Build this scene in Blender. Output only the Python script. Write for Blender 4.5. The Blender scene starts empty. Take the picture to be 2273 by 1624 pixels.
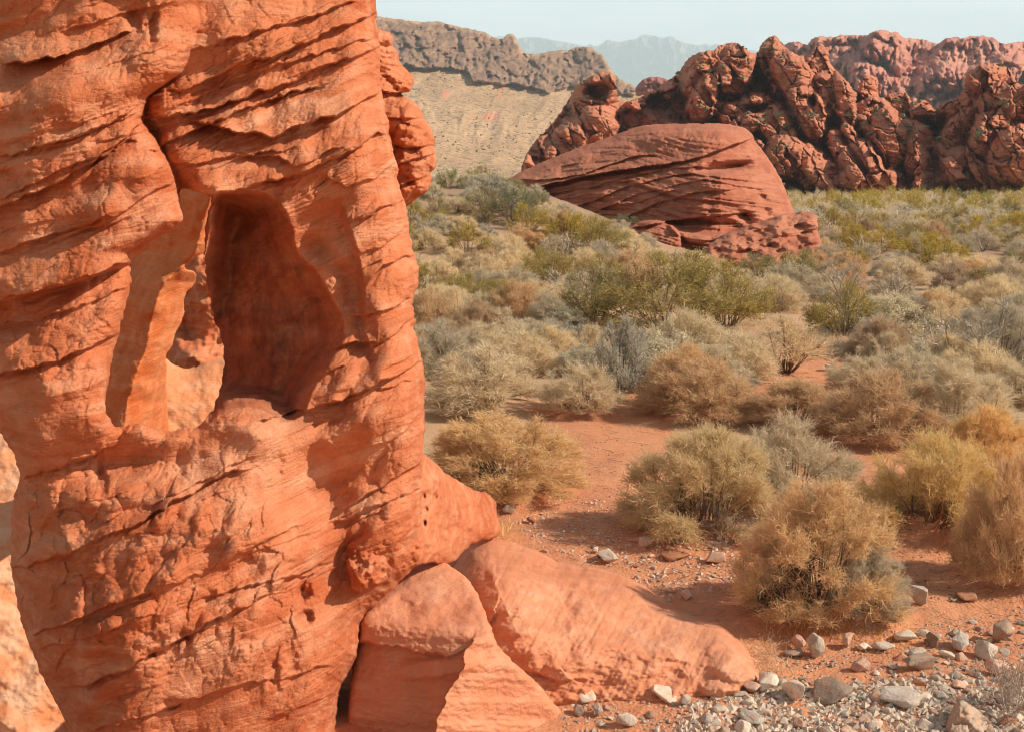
import bpy, math, random
import numpy as np
from mathutils import Vector
S = bpy.context.scene
R = math.radians
# ------------------------------------------------------------------ camera, sky, sun, exposure
CAM_H, PITCH, FOC = 3.5, R(9.0), 1236.0
cam = bpy.data.cameras.new('camera'); camo = bpy.data.objects.new('camera', cam)
S.collection.objects.link(camo); S.camera = camo
camo.location = (0, 0, CAM_H); camo.rotation_euler = (R(90) - PITCH, 0, 0)
cam.sensor_width = 36; cam.lens = 36 * FOC / 1024
cam.clip_start = 0.1; cam.clip_end = 40000
SUN_AZ, SUN_EL = R(99), R(36)          # clockwise from the view direction (+Y)
world = bpy.data.worlds.new('World'); S.world = world; world.use_nodes = True
wn = world.node_tree; wn.nodes.clear()
sky = wn.nodes.new('ShaderNodeTexSky'); sky.sky_type = 'NISHITA'; sky.sun_disc = False
sky.sun_elevation = SUN_EL; sky.sun_rotation = SUN_AZ; sky.air_density = 1.0; sky.dust_density = 2.2; sky.ozone_density = 1.0
bg = wn.nodes.new('ShaderNodeBackground'); bg.inputs[1].default_value = 0.05
wo = wn.nodes.new('ShaderNodeOutputWorld')
tc = wn.nodes.new('ShaderNodeTexCoord'); mp = wn.nodes.new('ShaderNodeMapping'); mp.inputs['Scale'].default_value = (1.0, 1.0, 9.0)
cn = wn.nodes.new('ShaderNodeTexNoise'); cn.inputs['Scale'].default_value = 2.3; cn.inputs['Detail'].default_value = 7; cn.inputs['Roughness'].default_value = .6
cr = wn.nodes.new('ShaderNodeMapRange'); cr.inputs[1].default_value = .3; cr.inputs[2].default_value = .7; cr.inputs[3].default_value = .55; cr.inputs[4].default_value = 1.0
cm = wn.nodes.new('ShaderNodeMixRGB'); cm.inputs[2].default_value = (25.0, 26.4, 26.8, 1)
wn.links.new(tc.outputs['Generated'], mp.inputs[0]); wn.links.new(mp.outputs[0], cn.inputs[0]); wn.links.new(cn.outputs[0], cr.inputs[0])
sz = wn.nodes.new('ShaderNodeSeparateXYZ'); wn.links.new(tc.outputs['Generated'], sz.inputs[0])
el = wn.nodes.new('ShaderNodeMapRange'); el.inputs[1].default_value = .13; el.inputs[2].default_value = .24; el.inputs[3].default_value = 1.0; el.inputs[4].default_value = .02; wn.links.new(sz.outputs[2], el.inputs[0])
mu = wn.nodes.new('ShaderNodeMath'); mu.operation = 'MULTIPLY'; wn.links.new(cr.outputs[0], mu.inputs[0]); wn.links.new(el.outputs[0], mu.inputs[1])
wn.links.new(mu.outputs[0], cm.inputs[0]); wn.links.new(sky.outputs[0], cm.inputs[1]); wn.links.new(cm.outputs[0], bg.inputs[0]); wn.links.new(bg.outputs[0], wo.inputs[0])
sl = bpy.data.lights.new('sun', 'SUN'); sl.energy = 5.0; sl.angle = R(0.53); sl.color = (1.0, .895, .76)
so = bpy.data.objects.new('sun', sl); S.collection.objects.link(so)
sdir = Vector((math.cos(SUN_EL) * math.sin(SUN_AZ), math.cos(SUN_EL) * math.cos(SUN_AZ), math.sin(SUN_EL)))
so.rotation_euler = sdir.to_track_quat('Z', 'Y').to_euler(); so.location = (20, -20, 30)
S.view_settings.view_transform = 'Standard'; S.view_settings.look = 'None'; S.view_settings.exposure = 0.62; S.view_settings.gamma = 1
S.cycles.max_bounces = 6; S.cycles.diffuse_bounces = 4; S.cycles.transparent_max_bounces = 8; S.cycles.volume_bounces = 1
S.cycles.use_denoising = True; S.cycles.filter_width = 1.15

# ------------------------------------------------------------------ helpers
K = 1024 / 2273.0                       # photo tracing units -> angles of the lens
CP, SP = math.cos(PITCH), math.sin(PITCH)
def ray(u, v):                          # direction scaled to unit forward (Y) distance
    x = np.asarray(u, float) * K - 512.0; y = np.asarray(v, float) * K - 365.5
    dy = FOC * CP + (-y) * SP; dz = -FOC * SP + (-y) * CP
    return x / dy, dz / dy
def ground_D(u, v, h=0.0):
    _, tz = ray(u, v); return (h - CAM_H) / np.minimum(tz, -1e-4)
def P(u, v, D):
    tx, tz = ray(u, v); return np.stack([tx * D, np.ones_like(tx) * D, CAM_H + tz * D], -1)

def _hash(ix, iy, iz, seed):
    h = (ix.astype(np.uint32) * np.uint32(374761393) + iy.astype(np.uint32) * np.uint32(668265263) + iz.astype(np.uint32) * np.uint32(2147483647 - 1013) + np.uint32(seed * 974711 + 12345))
    h = (h ^ (h >> np.uint32(13))) * np.uint32(1274126177); h = (h ^ (h >> np.uint32(16))) * np.uint32(2246822519)
    return h ^ (h >> np.uint32(15))
def noise(x, y, z=0.0, seed=0):         # gradient noise about -1..1
    x, y, z = np.broadcast_arrays(np.asarray(x, float), y, z)
    xi, yi, zi = np.floor(x), np.floor(y), np.floor(z); fx, fy, fz = x - xi, y - yi, z - zi
    xi, yi, zi = xi.astype(np.int64), yi.astype(np.int64), zi.astype(np.int64)
    ux, uy, uz = (t * t * t * (t * (t * 6 - 15) + 10) for t in (fx, fy, fz))
    def g(a, b, c):
        h = _hash(xi + a, yi + b, zi + c, seed)
        gx = (h & 1023).astype(float) / 511.5 - 1; gy = ((h >> np.uint32(10)) & 1023).astype(float) / 511.5 - 1; gz = ((h >> np.uint32(20)) & 1023).astype(float) / 511.5 - 1
        return gx * (fx - a) + gy * (fy - b) + gz * (fz - c)
    def L(a, b, t): return a + (b - a) * t
    if np.all(zi == 0) and np.all(fz == 0):
        return 1.6 * L(L(g(0, 0, 0), g(1, 0, 0), ux), L(g(0, 1, 0), g(1, 1, 0), ux), uy)
    return 1.6 * L(L(L(g(0, 0, 0), g(1, 0, 0), ux), L(g(0, 1, 0), g(1, 1, 0), ux), uy),
                   L(L(g(0, 0, 1), g(1, 0, 1), ux), L(g(0, 1, 1), g(1, 1, 1), ux), uy), uz)
def fbm(x, y, z=0.0, o=4, seed=0, r=.5):
    s = 0; a = 1.0; f = 1.0
    for i in range(o):
        s = s + a * noise(np.asarray(x) * f, np.asarray(y) * f, np.asarray(z) * f, seed + i * 7); a *= r; f *= 2.03
    return s
def cells(x, y, seed=0):                # F1 and F2 of 2-D cellular noise, plus an id in 0..1
    x, y = np.broadcast_arrays(np.asarray(x, float), y); xi = np.floor(x).astype(np.int64); yi = np.floor(y).astype(np.int64)
    f1 = np.full(x.shape, 9.0); f2 = np.full(x.shape, 9.0); cid = np.zeros(x.shape)
    for a in (-1, 0, 1):
        for b in (-1, 0, 1):
            h = _hash(xi + a, yi + b, xi * 0, seed)
            px = (h & 1023) / 1023.0; py = ((h >> np.uint32(10)) & 1023) / 1023.0; k = ((h >> np.uint32(20)) & 1023) / 1023.0
            d = np.hypot(xi + a + px - x, yi + b + py - y)
            near = d < f1; f2 = np.where(near, f1, np.minimum(f2, d)); cid = np.where(near, k, cid); f1 = np.where(near, d, f1)
    return f1, f2, cid
def sstep(a, b, x):
    t = np.clip((np.asarray(x, float) - a) / (b - a), 0, 1); return t * t * (3 - 2 * t)
def gauss(u, v, cu, cv, ru, rv, ang=0.0):
    c, s = math.cos(ang), math.sin(ang); du, dv = u - cu, v - cv
    return np.exp(-(((du * c + dv * s) / ru) ** 2 + ((-du * s + dv * c) / rv) ** 2))
def poly_sd(u, v, poly):                # signed distance, positive inside
    p = np.array(poly, float); d = np.full(u.shape, 1e9); ins = np.zeros(u.shape, bool)
    for i in range(len(p)):
        a, b = p[i], p[(i + 1) % len(p)]; e = b - a; L2 = max((e ** 2).sum(), 1e-9)
        t = np.clip(((u - a[0]) * e[0] + (v - a[1]) * e[1]) / L2, 0, 1)
        d = np.minimum(d, np.hypot(u - a[0] - t * e[0], v - a[1] - t * e[1]))
        c = (a[1] > v) != (b[1] > v)
        if abs(e[1]) > 1e-9: ins ^= c & (u < a[0] + (v - a[1]) / e[1] * e[0])
    return np.where(ins, d, -d)
def smooth_poly(poly, n=2):             # Chaikin corner cutting
    p = np.array(poly, float)
    for _ in range(n):
        q = np.roll(p, -1, 0); p = np.stack([p * .75 + q * .25, p * .25 + q * .75], 1).reshape(-1, 2)
    return p
def dome(sd, Rr): 
    t = np.clip(sd / Rr, 0, 1); return np.sqrt(np.clip(1 - (1 - t) ** 2, 0, 1))
def ledges(u, v, lines, wob=6.0, seed=3, fade=35.0):
    out = np.zeros(u.shape)
    for i, (pts, au, lu, ad, ld) in enumerate(lines):
        pu = [p[0] for p in pts]; pv = [p[1] for p in pts]; f0 = np.interp(u, pu, pv)
        k = (u > pu[0] - fade) & (u < pu[-1] + fade) & (v > f0 - 5 * lu - 3 * wob) & (v < f0 + 5 * ld + 3 * wob)
        if not k.any(): continue
        a, b = u[k], v[k]; f = f0[k] + wob * fbm(a / 45.0, b / 160.0 + i * 5.3, 0, 3, seed)
        dv = b - f; m = sstep(pu[0] - fade, pu[0] + fade, a) * (1 - sstep(pu[-1] - fade, pu[-1] + fade, a))
        m = m * (0.72 + 0.5 * noise(a / 60.0, i * 3.7 + .5, 0, seed + 1))
        s = sstep(-1.2, 1.8, dv)
        out[k] += m * (-au * np.exp(np.minimum(dv, 0) / lu) * (1 - s) + ad * np.exp(-np.maximum(dv, 0) / ld) * s)
    return out

def link(o): S.collection.objects.link(o); return o
def tag(o, label=None, cat=None, group=None, kind=None):
    for k, x in (('label', label), ('category', cat), ('group', group), ('kind', kind)):
        if x: o[k] = x
    return o
def mesh_obj(name, verts, faces, mat, parent=None, origin=None, smooth=True, attrs=None):
    verts = np.asarray(verts, float)
    if origin is None: origin = np.zeros(3)
    me = bpy.data.meshes.new(name); me.vertices.add(len(verts)); me.vertices.foreach_set('co', (verts - origin).astype(np.float32).ravel())
    if isinstance(faces, np.ndarray): groups = [faces]
    else: groups = [f for f in faces if len(f)]
    tot = sum(f.size for f in groups); n = sum(len(f) for f in groups)
    me.loops.add(tot); me.loops.foreach_set('vertex_index', np.concatenate([f.ravel() for f in groups]).astype(np.int32))
    me.polygons.add(n); cnt = np.concatenate([np.full(len(f), f.shape[1]) for f in groups]); st = np.concatenate([[0], np.cumsum(cnt)[:-1]])
    me.polygons.foreach_set('loop_start', st.astype(np.int32))
    me.polygons.foreach_set('use_smooth', np.full(n, smooth))
    for k, a in (attrs or {}).items():
        at = me.attributes.new(k, 'FLOAT', 'POINT'); at.data.foreach_set('value', np.asarray(a, np.float32).ravel())
    me.update(calc_edges=True); me.validate()
    if mat: me.materials.append(mat)
    o = bpy.data.objects.new(name, me); o.location = origin; link(o)
    if parent is not None:
        o.parent = parent; o.location = Vector(origin) - parent.location
    return o
def empty(name, loc): 
    o = bpy.data.objects.new(name, None); o.location = loc; o.empty_display_size = .2; return link(o)

def relief(name, outline, depth, mat, holes=(), step=3.0, R_out=40, E_out=.3, R_hole=20, E_hole=.1, thick=1.0, R_back=150,
           rough=(3.0, 14.0), seed=1, parent=None, cut=2, attrs=None, back=None, drop=None):
    """A rock whose visible face was sculpted as depth(u,v); it gets a rounded rim and a back of its own."""
    po = smooth_poly(outline, cut); hs = [smooth_poly(h, cut) for h in holes]
    u0, v0 = po.min(0) - step * 2; u1, v1 = po.max(0) + step * 2
    us = np.arange(u0, u1, step); vs = np.arange(v0, v1, step); U, V = np.meshgrid(us, vs)
    def sdf(u, v):
        wu = u + rough[0] * fbm(u / rough[1], v / rough[1], 0, 3, seed + 50); wv = v + rough[0] * fbm(u / rough[1], v / rough[1], 3.3, 3, seed + 60)
        so_ = poly_sd(wu, wv, po); sh = np.full(u.shape, 1e6)
        for h in hs: sh = np.minimum(sh, -poly_sd(wu, wv, h))
        return so_, sh
    so_, sh = sdf(U, V); sd = np.minimum(so_, sh)
    gy, gx = np.gradient(sd, step)
    gl = np.maximum(np.hypot(gx, gy), .3)
    ins = sd > 0
    cell = ins[:-1, :-1] | ins[1:, :-1] | ins[:-1, 1:] | ins[1:, 1:]
    used = np.zeros(U.shape, bool)
    used[:-1, :-1] |= cell; used[1:, :-1] |= cell; used[:-1, 1:] |= cell; used[1:, 1:] |= cell
    rim = used & ~ins
    U = np.where(rim, U - sd * gx / gl ** 2, U); V = np.where(rim, V - sd * gy / gl ** 2, V)
    so_ = np.where(rim, np.maximum(so_, 0), so_); sh = np.where(rim, np.maximum(sh, 0), sh)
    D = depth(U, V, so_, sh) + E_out * (1 - dome(so_, R_out)) + E_hole * (1 - dome(sh, R_hole))
    sdm = np.maximum(np.minimum(so_, sh), 0)
    Bk = (back(U, V) if back is not None else D) 
    B = np.maximum(Bk + thick * dome(sdm, R_back), D + .02 * thick)
    idx = -np.ones(U.shape, int); n = used.sum(); idx[used] = np.arange(n)
    inner = used & ~rim; bidx = idx.copy(); bidx[inner] = n + np.arange(inner.sum())
    pf = P(U[used], V[used], D[used]); pb = P(U[inner], V[inner], B[inner])
    j, i = np.nonzero(cell)
    F = np.stack([idx[j + 1, i], idx[j + 1, i + 1], idx[j, i + 1], idx[j, i]], 1)
    G = np.stack([bidx[j, i], bidx[j, i + 1], bidx[j + 1, i + 1], bidx[j + 1, i]], 1)
    at = {}
    if attrs:
        a = attrs(U, V, so_, sh)
        for k, x in a.items(): at[k] = np.concatenate([x[used], x[inner] * 0 + np.median(x[used])])
    vv = np.concatenate([pf, pb]); org = np.array([vv[:, 0].mean(), vv[:, 1].mean(), vv[:, 2].min()])
    if org[2] < 0: org[2] = 0
    return mesh_obj(name, vv, np.concatenate([F, G]), mat, parent, org, True, at)

# ------------------------------------------------------------------ materials
class NT:
    def __init__(s, name):
        s.m = bpy.data.materials.new(name); s.m.use_nodes = True; s.t = s.m.node_tree; s.t.nodes.clear()
        s.out = s.n('ShaderNodeOutputMaterial'); s.b = s.n('ShaderNodeBsdfPrincipled'); s.b.inputs['Roughness'].default_value = .9
        s.b.inputs['Specular IOR Level'].default_value = .15; s.l(s.b, s.out, 0, 0)
    def n(s, t, **k):
        q = s.t.nodes.new(t)
        for a, x in k.items(): setattr(q, a, x)
        return q
    def l(s, a, b, i=0, j=0): s.t.links.new(a.outputs[i], b.inputs[j]); return b
    def coord(s, scale=(1, 1, 1), rot=(0, 0, 0)):
        g = s.n('ShaderNodeNewGeometry'); m = s.n('ShaderNodeMapping'); m.inputs['Scale'].default_value = scale; m.inputs['Rotation'].default_value = rot
        s.l(g, m); return m
    def noise(s, c, scale, detail=5, rough=.55, dist=0):
        q = s.n('ShaderNodeTexNoise'); q.inputs['Scale'].default_value = scale; q.inputs['Detail'].default_value = detail
        q.inputs['Roughness'].default_value = rough; q.inputs['Distortion'].default_value = dist; s.l(c, q); return q
    def vor(s, c, scale, feat='F1'):
        q = s.n('ShaderNodeTexVoronoi', feature=feat); q.inputs['Scale'].default_value = scale; s.l(c, q); return q
    def rng(s, a, lo, hi, o0=0, o1=1, i=0):
        if lo > hi: lo, hi, o0, o1 = hi, lo, o1, o0
        q = s.n('ShaderNodeMapRange'); q.inputs[1].default_value = lo; q.inputs[2].default_value = hi; q.inputs[3].default_value = o0; q.inputs[4].default_value = o1
        s.l(a, q, (a.outputs.find('Fac') if a.bl_idname == 'ShaderNodeAttribute' else i), 0); return q
    def mix(s, f, a, b, mode='MIX', fi=0):
        q = s.n('ShaderNodeMixRGB', blend_type=mode)
        if isinstance(f, (int, float)): q.inputs[0].default_value = f
        else: s.l(f, q, fi, 0)
        for k, x in ((1, a), (2, b)):
            if isinstance(x, tuple): q.inputs[k].default_value = (*x, 1)
            else: s.l(x, q, 0, k)
        return q
    def math(s, op, a, b=None):
        q = s.n('ShaderNodeMath', operation=op)
        for k, x in ((0, a), (1, b)):
            if x is None: continue
            if isinstance(x, (int, float)): q.inputs[k].default_value = x
            else: s.l(x, q, 0, k)
        return q
    def attr(s, name): return s.n('ShaderNodeAttribute', attribute_name=name)
    def bump(s, h, dist, strength=1.0, prev=None):
        q = s.n('ShaderNodeBump'); q.inputs['Distance'].default_value = dist; q.inputs['Strength'].default_value = strength
        s.l(h, q, 0, q.inputs.find('Height'))
        if prev is not None: s.l(prev, q, 0, q.inputs.find('Normal'))
        return q
    def done(s, col, nrm=None):
        s.l(col, s.b, 0, s.b.inputs.find('Base Color'))
        if nrm is not None: s.l(nrm, s.b, 0, s.b.inputs.find('Normal'))
        return s.m

def rock_mat(name, base, red, pale, dark, sc=1.0, grain=1.0, bed=(0, R(-18), 0), band=.5, stain=True):
    """layered sandstone: sc = size of the pattern in metres, relative to the near wall"""
    m = NT(name); c = m.coord(); cb = m.coord((.35, .35, 5.0), bed)
    big = m.noise(c, .9 / sc, 6, .6, .3); med = m.noise(c, 5 / sc, 6, .62); fin = m.noise(c, 48 / sc, 4, .7)
    beds = m.noise(cb, 2.2 / sc, 9, .68)
    col = m.mix(m.rng(big, .38, .66), base, red)
    col = m.mix(m.math('MULTIPLY', m.rng(med, .48, .75), .7), col, pale)
    col = m.mix(m.math('MULTIPLY', m.rng(beds, .52, .7), band), col, red)
    col = m.mix(m.math('MULTIPLY', m.rng(beds, .5, .36), band * .8), col, pale)
    col = m.mix(m.math('MULTIPLY', m.rng(fin, .62, .8), .35), col, pale)
    col = m.mix(m.math('MULTIPLY', m.rng(fin, .42, .26), .45), col, dark)
    if stain:
        a = m.attr('dark_mask'); st = m.noise(m.coord((1, 1, .45)), 6 / sc, 6, .7)
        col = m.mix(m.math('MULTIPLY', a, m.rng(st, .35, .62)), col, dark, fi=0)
        col = m.mix(m.math('MULTIPLY', m.attr('pale'), m.rng(med, .25, .6)), col, pale)
    b1 = m.bump(fin, .016 * sc * grain, .8); b2 = m.bump(med, .035 * sc * grain, .35, b1)
    b3 = m.bump(m.noise(cb, 14 / sc, 4, .6), .02 * sc * grain, .4, b2)
    return m.done(col, b3)
# ------------------------------------------------------------------ the near sandstone wall with its window
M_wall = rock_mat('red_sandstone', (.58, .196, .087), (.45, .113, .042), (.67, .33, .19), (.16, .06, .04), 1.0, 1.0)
M_pale = rock_mat('pale_sandstone', (.69, .285, .13), (.63, .23, .095), (.73, .42, .26), (.50, .21, .10), 1.2, .7, band=.35)
M_slab = rock_mat('smooth_sandstone', (.62, .25, .13), (.55, .20, .10), (.67, .35, .22), (.34, .14, .08), 1.1, .6, band=.5, bed=(0, R(35), 0))
M_alc_bounce = rock_mat('alcove_bounce_sandstone', (.68, .185, .055), (.58, .13, .035), (.72, .32, .15), (.25, .08, .04), 1.0, 1.0)  # redder copy of the wall rock: warm bounce light put into its colour

win = [(409, 492), (390, 505), (350, 530), (318, 558), (290, 580), (292, 610), (291, 640), (281, 665), (273, 700), (266, 735), (252, 780), (243, 830), (233, 890), (236, 920), (250, 938), (262, 950), (300, 936), (340, 946), (372, 958), (400, 950), (432, 949), (448, 938), (470, 912), (486, 880), (497, 820), (498, 780), (488, 740), (471, 700), (462, 650), (456, 600), (453, 550), (456, 500), (466, 460), (474, 436), (440, 428), (405, 418), (398, 430), (404, 460)]
wall_out = [(-420, -420), (820, -420), (838, -120), (834, 0), (836, 40), (840, 75), (846, 120), (842, 170), (850, 215), (860, 260), (866, 300), (872, 330), (884, 372), (882, 400), (896, 440), (906, 480), (910, 520), (918, 560), (931, 600), (926, 640), (914, 665), (922, 700), (918, 730), (930, 760), (938, 800), (945, 850), (940, 880), (944, 930), (942, 965), (938, 1000), (936, 1040), (934, 1100), (936, 1160), (934, 1236), (905, 1272), (870, 1306), (838, 1335), (800, 1372), (797, 1400), (796, 1432), (785, 1470), (765, 1505), (752, 1530), (747, 1580), (744, 1640), (740, 1800), (150, 1800), (150, 1624), (140, 1585), (118, 1545), (97, 1508), (70, 1440), (50, 1390), (36, 1330), (24, 1250), (24, 1180), (26, 1110), (46, 1062), (40, 1030), (20, 985), (0, 958), (-60, 900), (-420, 850)]
recess = [(470, 425), (520, 418), (600, 424), (640, 470), (655, 540), (690, 590), (735, 640), (760, 690), (770, 740), (752, 790), (704, 850), (682, 895), (668, 925), (640, 934), (605, 926), (560, 905), (520, 905), (484, 925), (440, 950), (430, 700)]
WL = [
 ([(-300, 760), (0, 665), (150, 628), (285, 580), (408, 492)], .11, 60, .15, 50),
 ([(-200, 890), (0, 830), (130, 800), (270, 735)], .05, 36, .08, 45),
 ([(0, 720), (120, 700), (280, 640)], .03, 20, .03, 25),
 ([(-100, 500), (0, 462), (130, 400), (240, 340), (322, 262)], .06, 40, .09, 45),
 ([(0, 345), (120, 318), (230, 280), (312, 232)], .03, 15, .04, 25),
 ([(0, 560), (110, 520), (250, 480), (395, 395)], .035, 30, .045, 40),
 ([(0, 440), (160, 365), (290, 315)], .03, 18, .03, 22),
 ([(26, 140), (150, 120), (275, 70)], .10, 50, .10, 60),
 ([(180, 300), (300, 250)], .03, 12, .03, 20),
 ([(430, 112), (560, 72), (690, 38), (780, 5)], .05, 40, .05, 26),
 ([(400, 205), (520, 150), (640, 112), (730, 72), (836, 28)], .07, 40, .09, 45),
 ([(420, 228), (540, 170), (700, 120), (838, 80)], .03, 14, .03, 20),
 ([(330, 262), (430, 250), (516, 226), (645, 182), (742, 142), (840, 100)], .06, 42, .08, 30),
 ([(350, 330), (420, 292), (475, 268), (560, 232), (700, 190)], .05, 20, .07, 22),
 ([(440, 270), (560, 300), (610, 300), (690, 270), (790, 235), (852, 196)], .09, 50, .12, 60),
 ([(375, 372), (500, 352), (640, 330)], .03, 18, .03, 22),
 ([(540, 340), (620, 352), (660, 370), (740, 330)], .04, 24, .03, 26),
 ([(409, 424), (473, 434), (520, 426), (570, 410), (690, 372), (790, 330), (838, 298)], .10, 55, .13, 42),
 ([(735, 395), (770, 415), (800, 405), (876, 360)], .05, 30, .04, 24),
 ([(775, 494), (820, 476), (896, 440)], .06, 34, .05, 30),
 ([(770, 520), (800, 560), (850, 545), (905, 500)], .03, 18, .03, 30),
 ([(815, 630), (850, 590), (920, 560)], .05, 30, .06, 40),
 ([(800, 700), (850, 690), (918, 660)], .05, 34, .05, 24),
 ([(690, 780), (770, 762), (850, 758), (925, 700)], .06, 40, .06, 30),
 ([(590, 930), (700, 900), (800, 868), (890, 828), (942, 800)], .08, 50, .08, 26),
 ([(700, 905), (790, 880), (900, 845)], .03, 14, .03, 20),
 ([(800, 990), (850, 985), (900, 950), (942, 905)], .05, 30, .04, 20),
 ([(766, 1126), (840, 1080), (917, 1031), (940, 1012)], .09, 44, .12, 36),
 ([(753, 1160), (830, 1126), (912, 1090), (938, 1080)], .05, 20, .06, 40),
 ([(790, 1240), (860, 1215), (930, 1160)], .035, 22, .03, 24),
 ([(50, 1058), (130, 1040), (235, 995)], .06, 40, .10, 22),
 ([(24, 1262), (130, 1232), (240, 1185), (320, 1150), (366, 1126), (430, 1086), (520, 1040)], .07, 44, .10, 46),
 ([(60, 1412), (170, 1372), (301, 1322), (430, 1278)], .055, 40, .06, 44),
 ([(90, 1440), (240, 1400), (330, 1360)], .03, 20, .03, 28),
 ([(473, 1262), (560, 1215), (646, 1166)], .05, 34, .05, 34),
 ([(159, 1526), (280, 1482), (387, 1422), (480, 1372), (560, 1338), (640, 1288), (708, 1250)], .07, 44, .09, 40),
 ([(440, 1330), (540, 1300), (700, 1268)], .03, 20, .03, 20),
 ([(207, 1616), (320, 1590), (430, 1546), (580, 1510), (732, 1476)], .04, 34, .045, 34),
 ([(600, 1595), (735, 1540)], .03, 24, .03, 26),
 ([(330, 1120), (440, 1070), (560, 1010)], .02, 20, .035, 26),
]
_r = random.Random(21); FINE_L = []
for _ in range(46):
    u0 = _r.uniform(-20, 860); v0 = _r.uniform(10, 1640); L = _r.uniform(70, 260); sl_ = float(np.interp(u0, [0, 400, 900], [.28, .38, .46])) * _r.uniform(.85, 1.12)
    a_ = _r.uniform(.010, .026); FINE_L.append(([(u0, v0), (u0 + L * .5, v0 - L * .5 * sl_ + _r.uniform(-4, 4)), (u0 + L, v0 - L * sl_)], a_, _r.uniform(8, 26), a_ * _r.uniform(.8, 1.5), _r.uniform(6, 22)))
PITS = [(675, 1320, 13, 22, .16), (678, 1366, 12, 16, .14), (332, 1452, 16, 11, .14), (405, 1410, 14, 10, .08), (770, 1236, 16, 26, .08), (772, 1192, 10, 16, .04),
        (352, 1132, 12, 14, .06), (465, 1155, 13, 16, .05), (472, 1190, 14, 24, .05), (90, 1110, 14, 24, .06), (108, 1170, 14, 26, .05), (140, 1110, 12, 26, .05),
        (618, 1030, 12, 20, .04), (520, 1040, 12, 24, .03), (225, 1060, 12, 40, .10), (400, 1040, 14, 40, .04), (300, 48, 22, 26, .12), (338, 60, 10, 44, .10), (596, 220, 26, 16, .06),
        (380, 1560, 26, 9, .07), (610, 1500, 14, 40, .07), (545, 1425, 20, 18, .06), (645, 1450, 16, 40, .06), (860, 1230, 14, 30, .05), (350, 300, 14, 18, .06), (318, 240, 16, 24, .10)]
def bands(s, a, seed):                  # hard and soft layers of a bedded rock, -1..1
    return noise(s / 46.0, a / 900.0, .5, seed) * 1.0 + noise(s / 19.0, a / 400.0, 1.5, seed + 1) * .55 + noise(s / 8.0, a / 200.0, 2.5, seed + 2) * .3
def wall_depth(u, v, so_, sh):
    left = np.interp(v, [-420, 0, 90, 160, 215, 262, 310, 380, 490, 560, 640, 720, 830, 940, 1050], [450, 440, 432, 402, 325, 312, 342, 384, 411, 290, 288, 270, 243, 235, 235])
    left = left + 5 * fbm(v / 40.0, u * 0 + 2.5, 0, 3, 5)
    D = 7.15 + 1.55 * np.clip(u, -400, 940) / 940 + .00012 * (v - 800)
    top = 1 - sstep(900, 1010, v)
    # the left mass stands in front of the right one, with a rounded free edge
    m = 1 - sstep(-3, 5, u - left)
    stp = .5 + .5 * sstep(60, 200, v); D = D - .34 * stp * m * top + .30 * stp * m * top * (1 - dome(left - u, 95)) + .55 * (np.clip(330 - u, 0, 700) / 400.0) ** 2 * top
    D = D + .22 * sstep(110, 220, v) * np.exp(-np.maximum(u - left, 0) / 26) * (1 - m) * (1 - sstep(420, 470, v))
    # under the big overhang the wall steps back
    ov = np.interp(u, [-300, 0, 150, 285, 408], [760, 665, 628, 580, 492])
    D = D + .16 * sstep(0, 10, v - ov) * m * top * (1 - sstep(0, 420, v - ov))
    # belly below the window, turning away to left and right
    D = D - .52 * gauss(u, v, 380, 1330, 380, 330) - .18 * gauss(u, v, 540, 1080, 150, 150) + .34 * sstep(330, 0, u) * sstep(1000, 1150, v)
    D = D + .22 * sstep(560, 760, u) * sstep(940, 1080, v) * (1 - sstep(1300, 1500, v))
    D = D + .30 * gauss(u, v, 300, 1020, 260, 50, -.2) * (1 - sstep(440, 620, u))
    cr_ = np.interp(v, [980, 1080, 1200, 1340, 1420], [690, 715, 745, 775, 785]); D = D + .10 * np.exp(-((u - cr_) / 40) ** 2) * sstep(950, 1030, v) * (1 - sstep(1300, 1400, v))
    D = D - .14 * gauss(u, v, 340, 990, 55, 34, -.1) - .14 * gauss(u, v, 440, 985, 60, 34) - .16 * gauss(u, v, 560, 960, 70, 40, .2)
    # right pillar: shoulders
    D = D - .25 * gauss(u, v, 700, 330, 200, 90, -.35) - .22 * gauss(u, v, 860, 900, 110, 150) - .12 * gauss(u, v, 860, 1180, 70, 90) + .15 * gauss(u, v, 690, 720, 90, 160)
    D = D - .18 * gauss(u, v, 560, 60, 170, 120) - .15 * gauss(u, v, 120, 230, 200, 80, -.3) - .1 * gauss(u, v, 350, 80, 70, 90)
    ck = np.interp(v, [530, 620, 700, 760, 860], [690, 775, 800, 828, 780]); D = D + .10 * np.exp(-((u - ck) / 26) ** 2) * sstep(500, 560, v) * (1 - sstep(780, 860, v)) 
    D = D + .12 * (1 - sstep(-8, 10, u - np.interp(v, [480, 560, 640, 740, 800, 900], [760, 790, 800, 805, 830, 820]))) * sstep(600, 700, u) * sstep(430, 500, v) * (1 - sstep(760, 820, v))
    # carved recess at the right of the window: its floor runs back to the window edge
    sr = poly_sd(u + 8 * fbm(u / 60, v / 60, 0, 3, 9), v + 6 * fbm(u / 60, v / 60, 7, 3, 9), smooth_poly(recess, 2))
    rm = sstep(0, 20, sr) * .4 + sstep(0, 70, sr) * .6; D = D + rm * (.10 + 1.45 * np.clip((760 - u) / 300, 0, 1) ** 1.15) + .10 * sstep(-18, 6, sr) * 0
    quiet = np.clip(rm * .85 + .8 * gauss(u, v, 640, 1060, 90, 110) + .55 * gauss(u, v, 120, 210, 120, 60) + .5 * gauss(u, v, 450, 1560, 220, 60) + .7 * gauss(u, v, 120, 950, 120, 60) + .6 * gauss(u, v, 130, 560, 140, 50) + .7 * gauss(u, v, 715, 1400, 50, 200), 0, .93)
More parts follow.
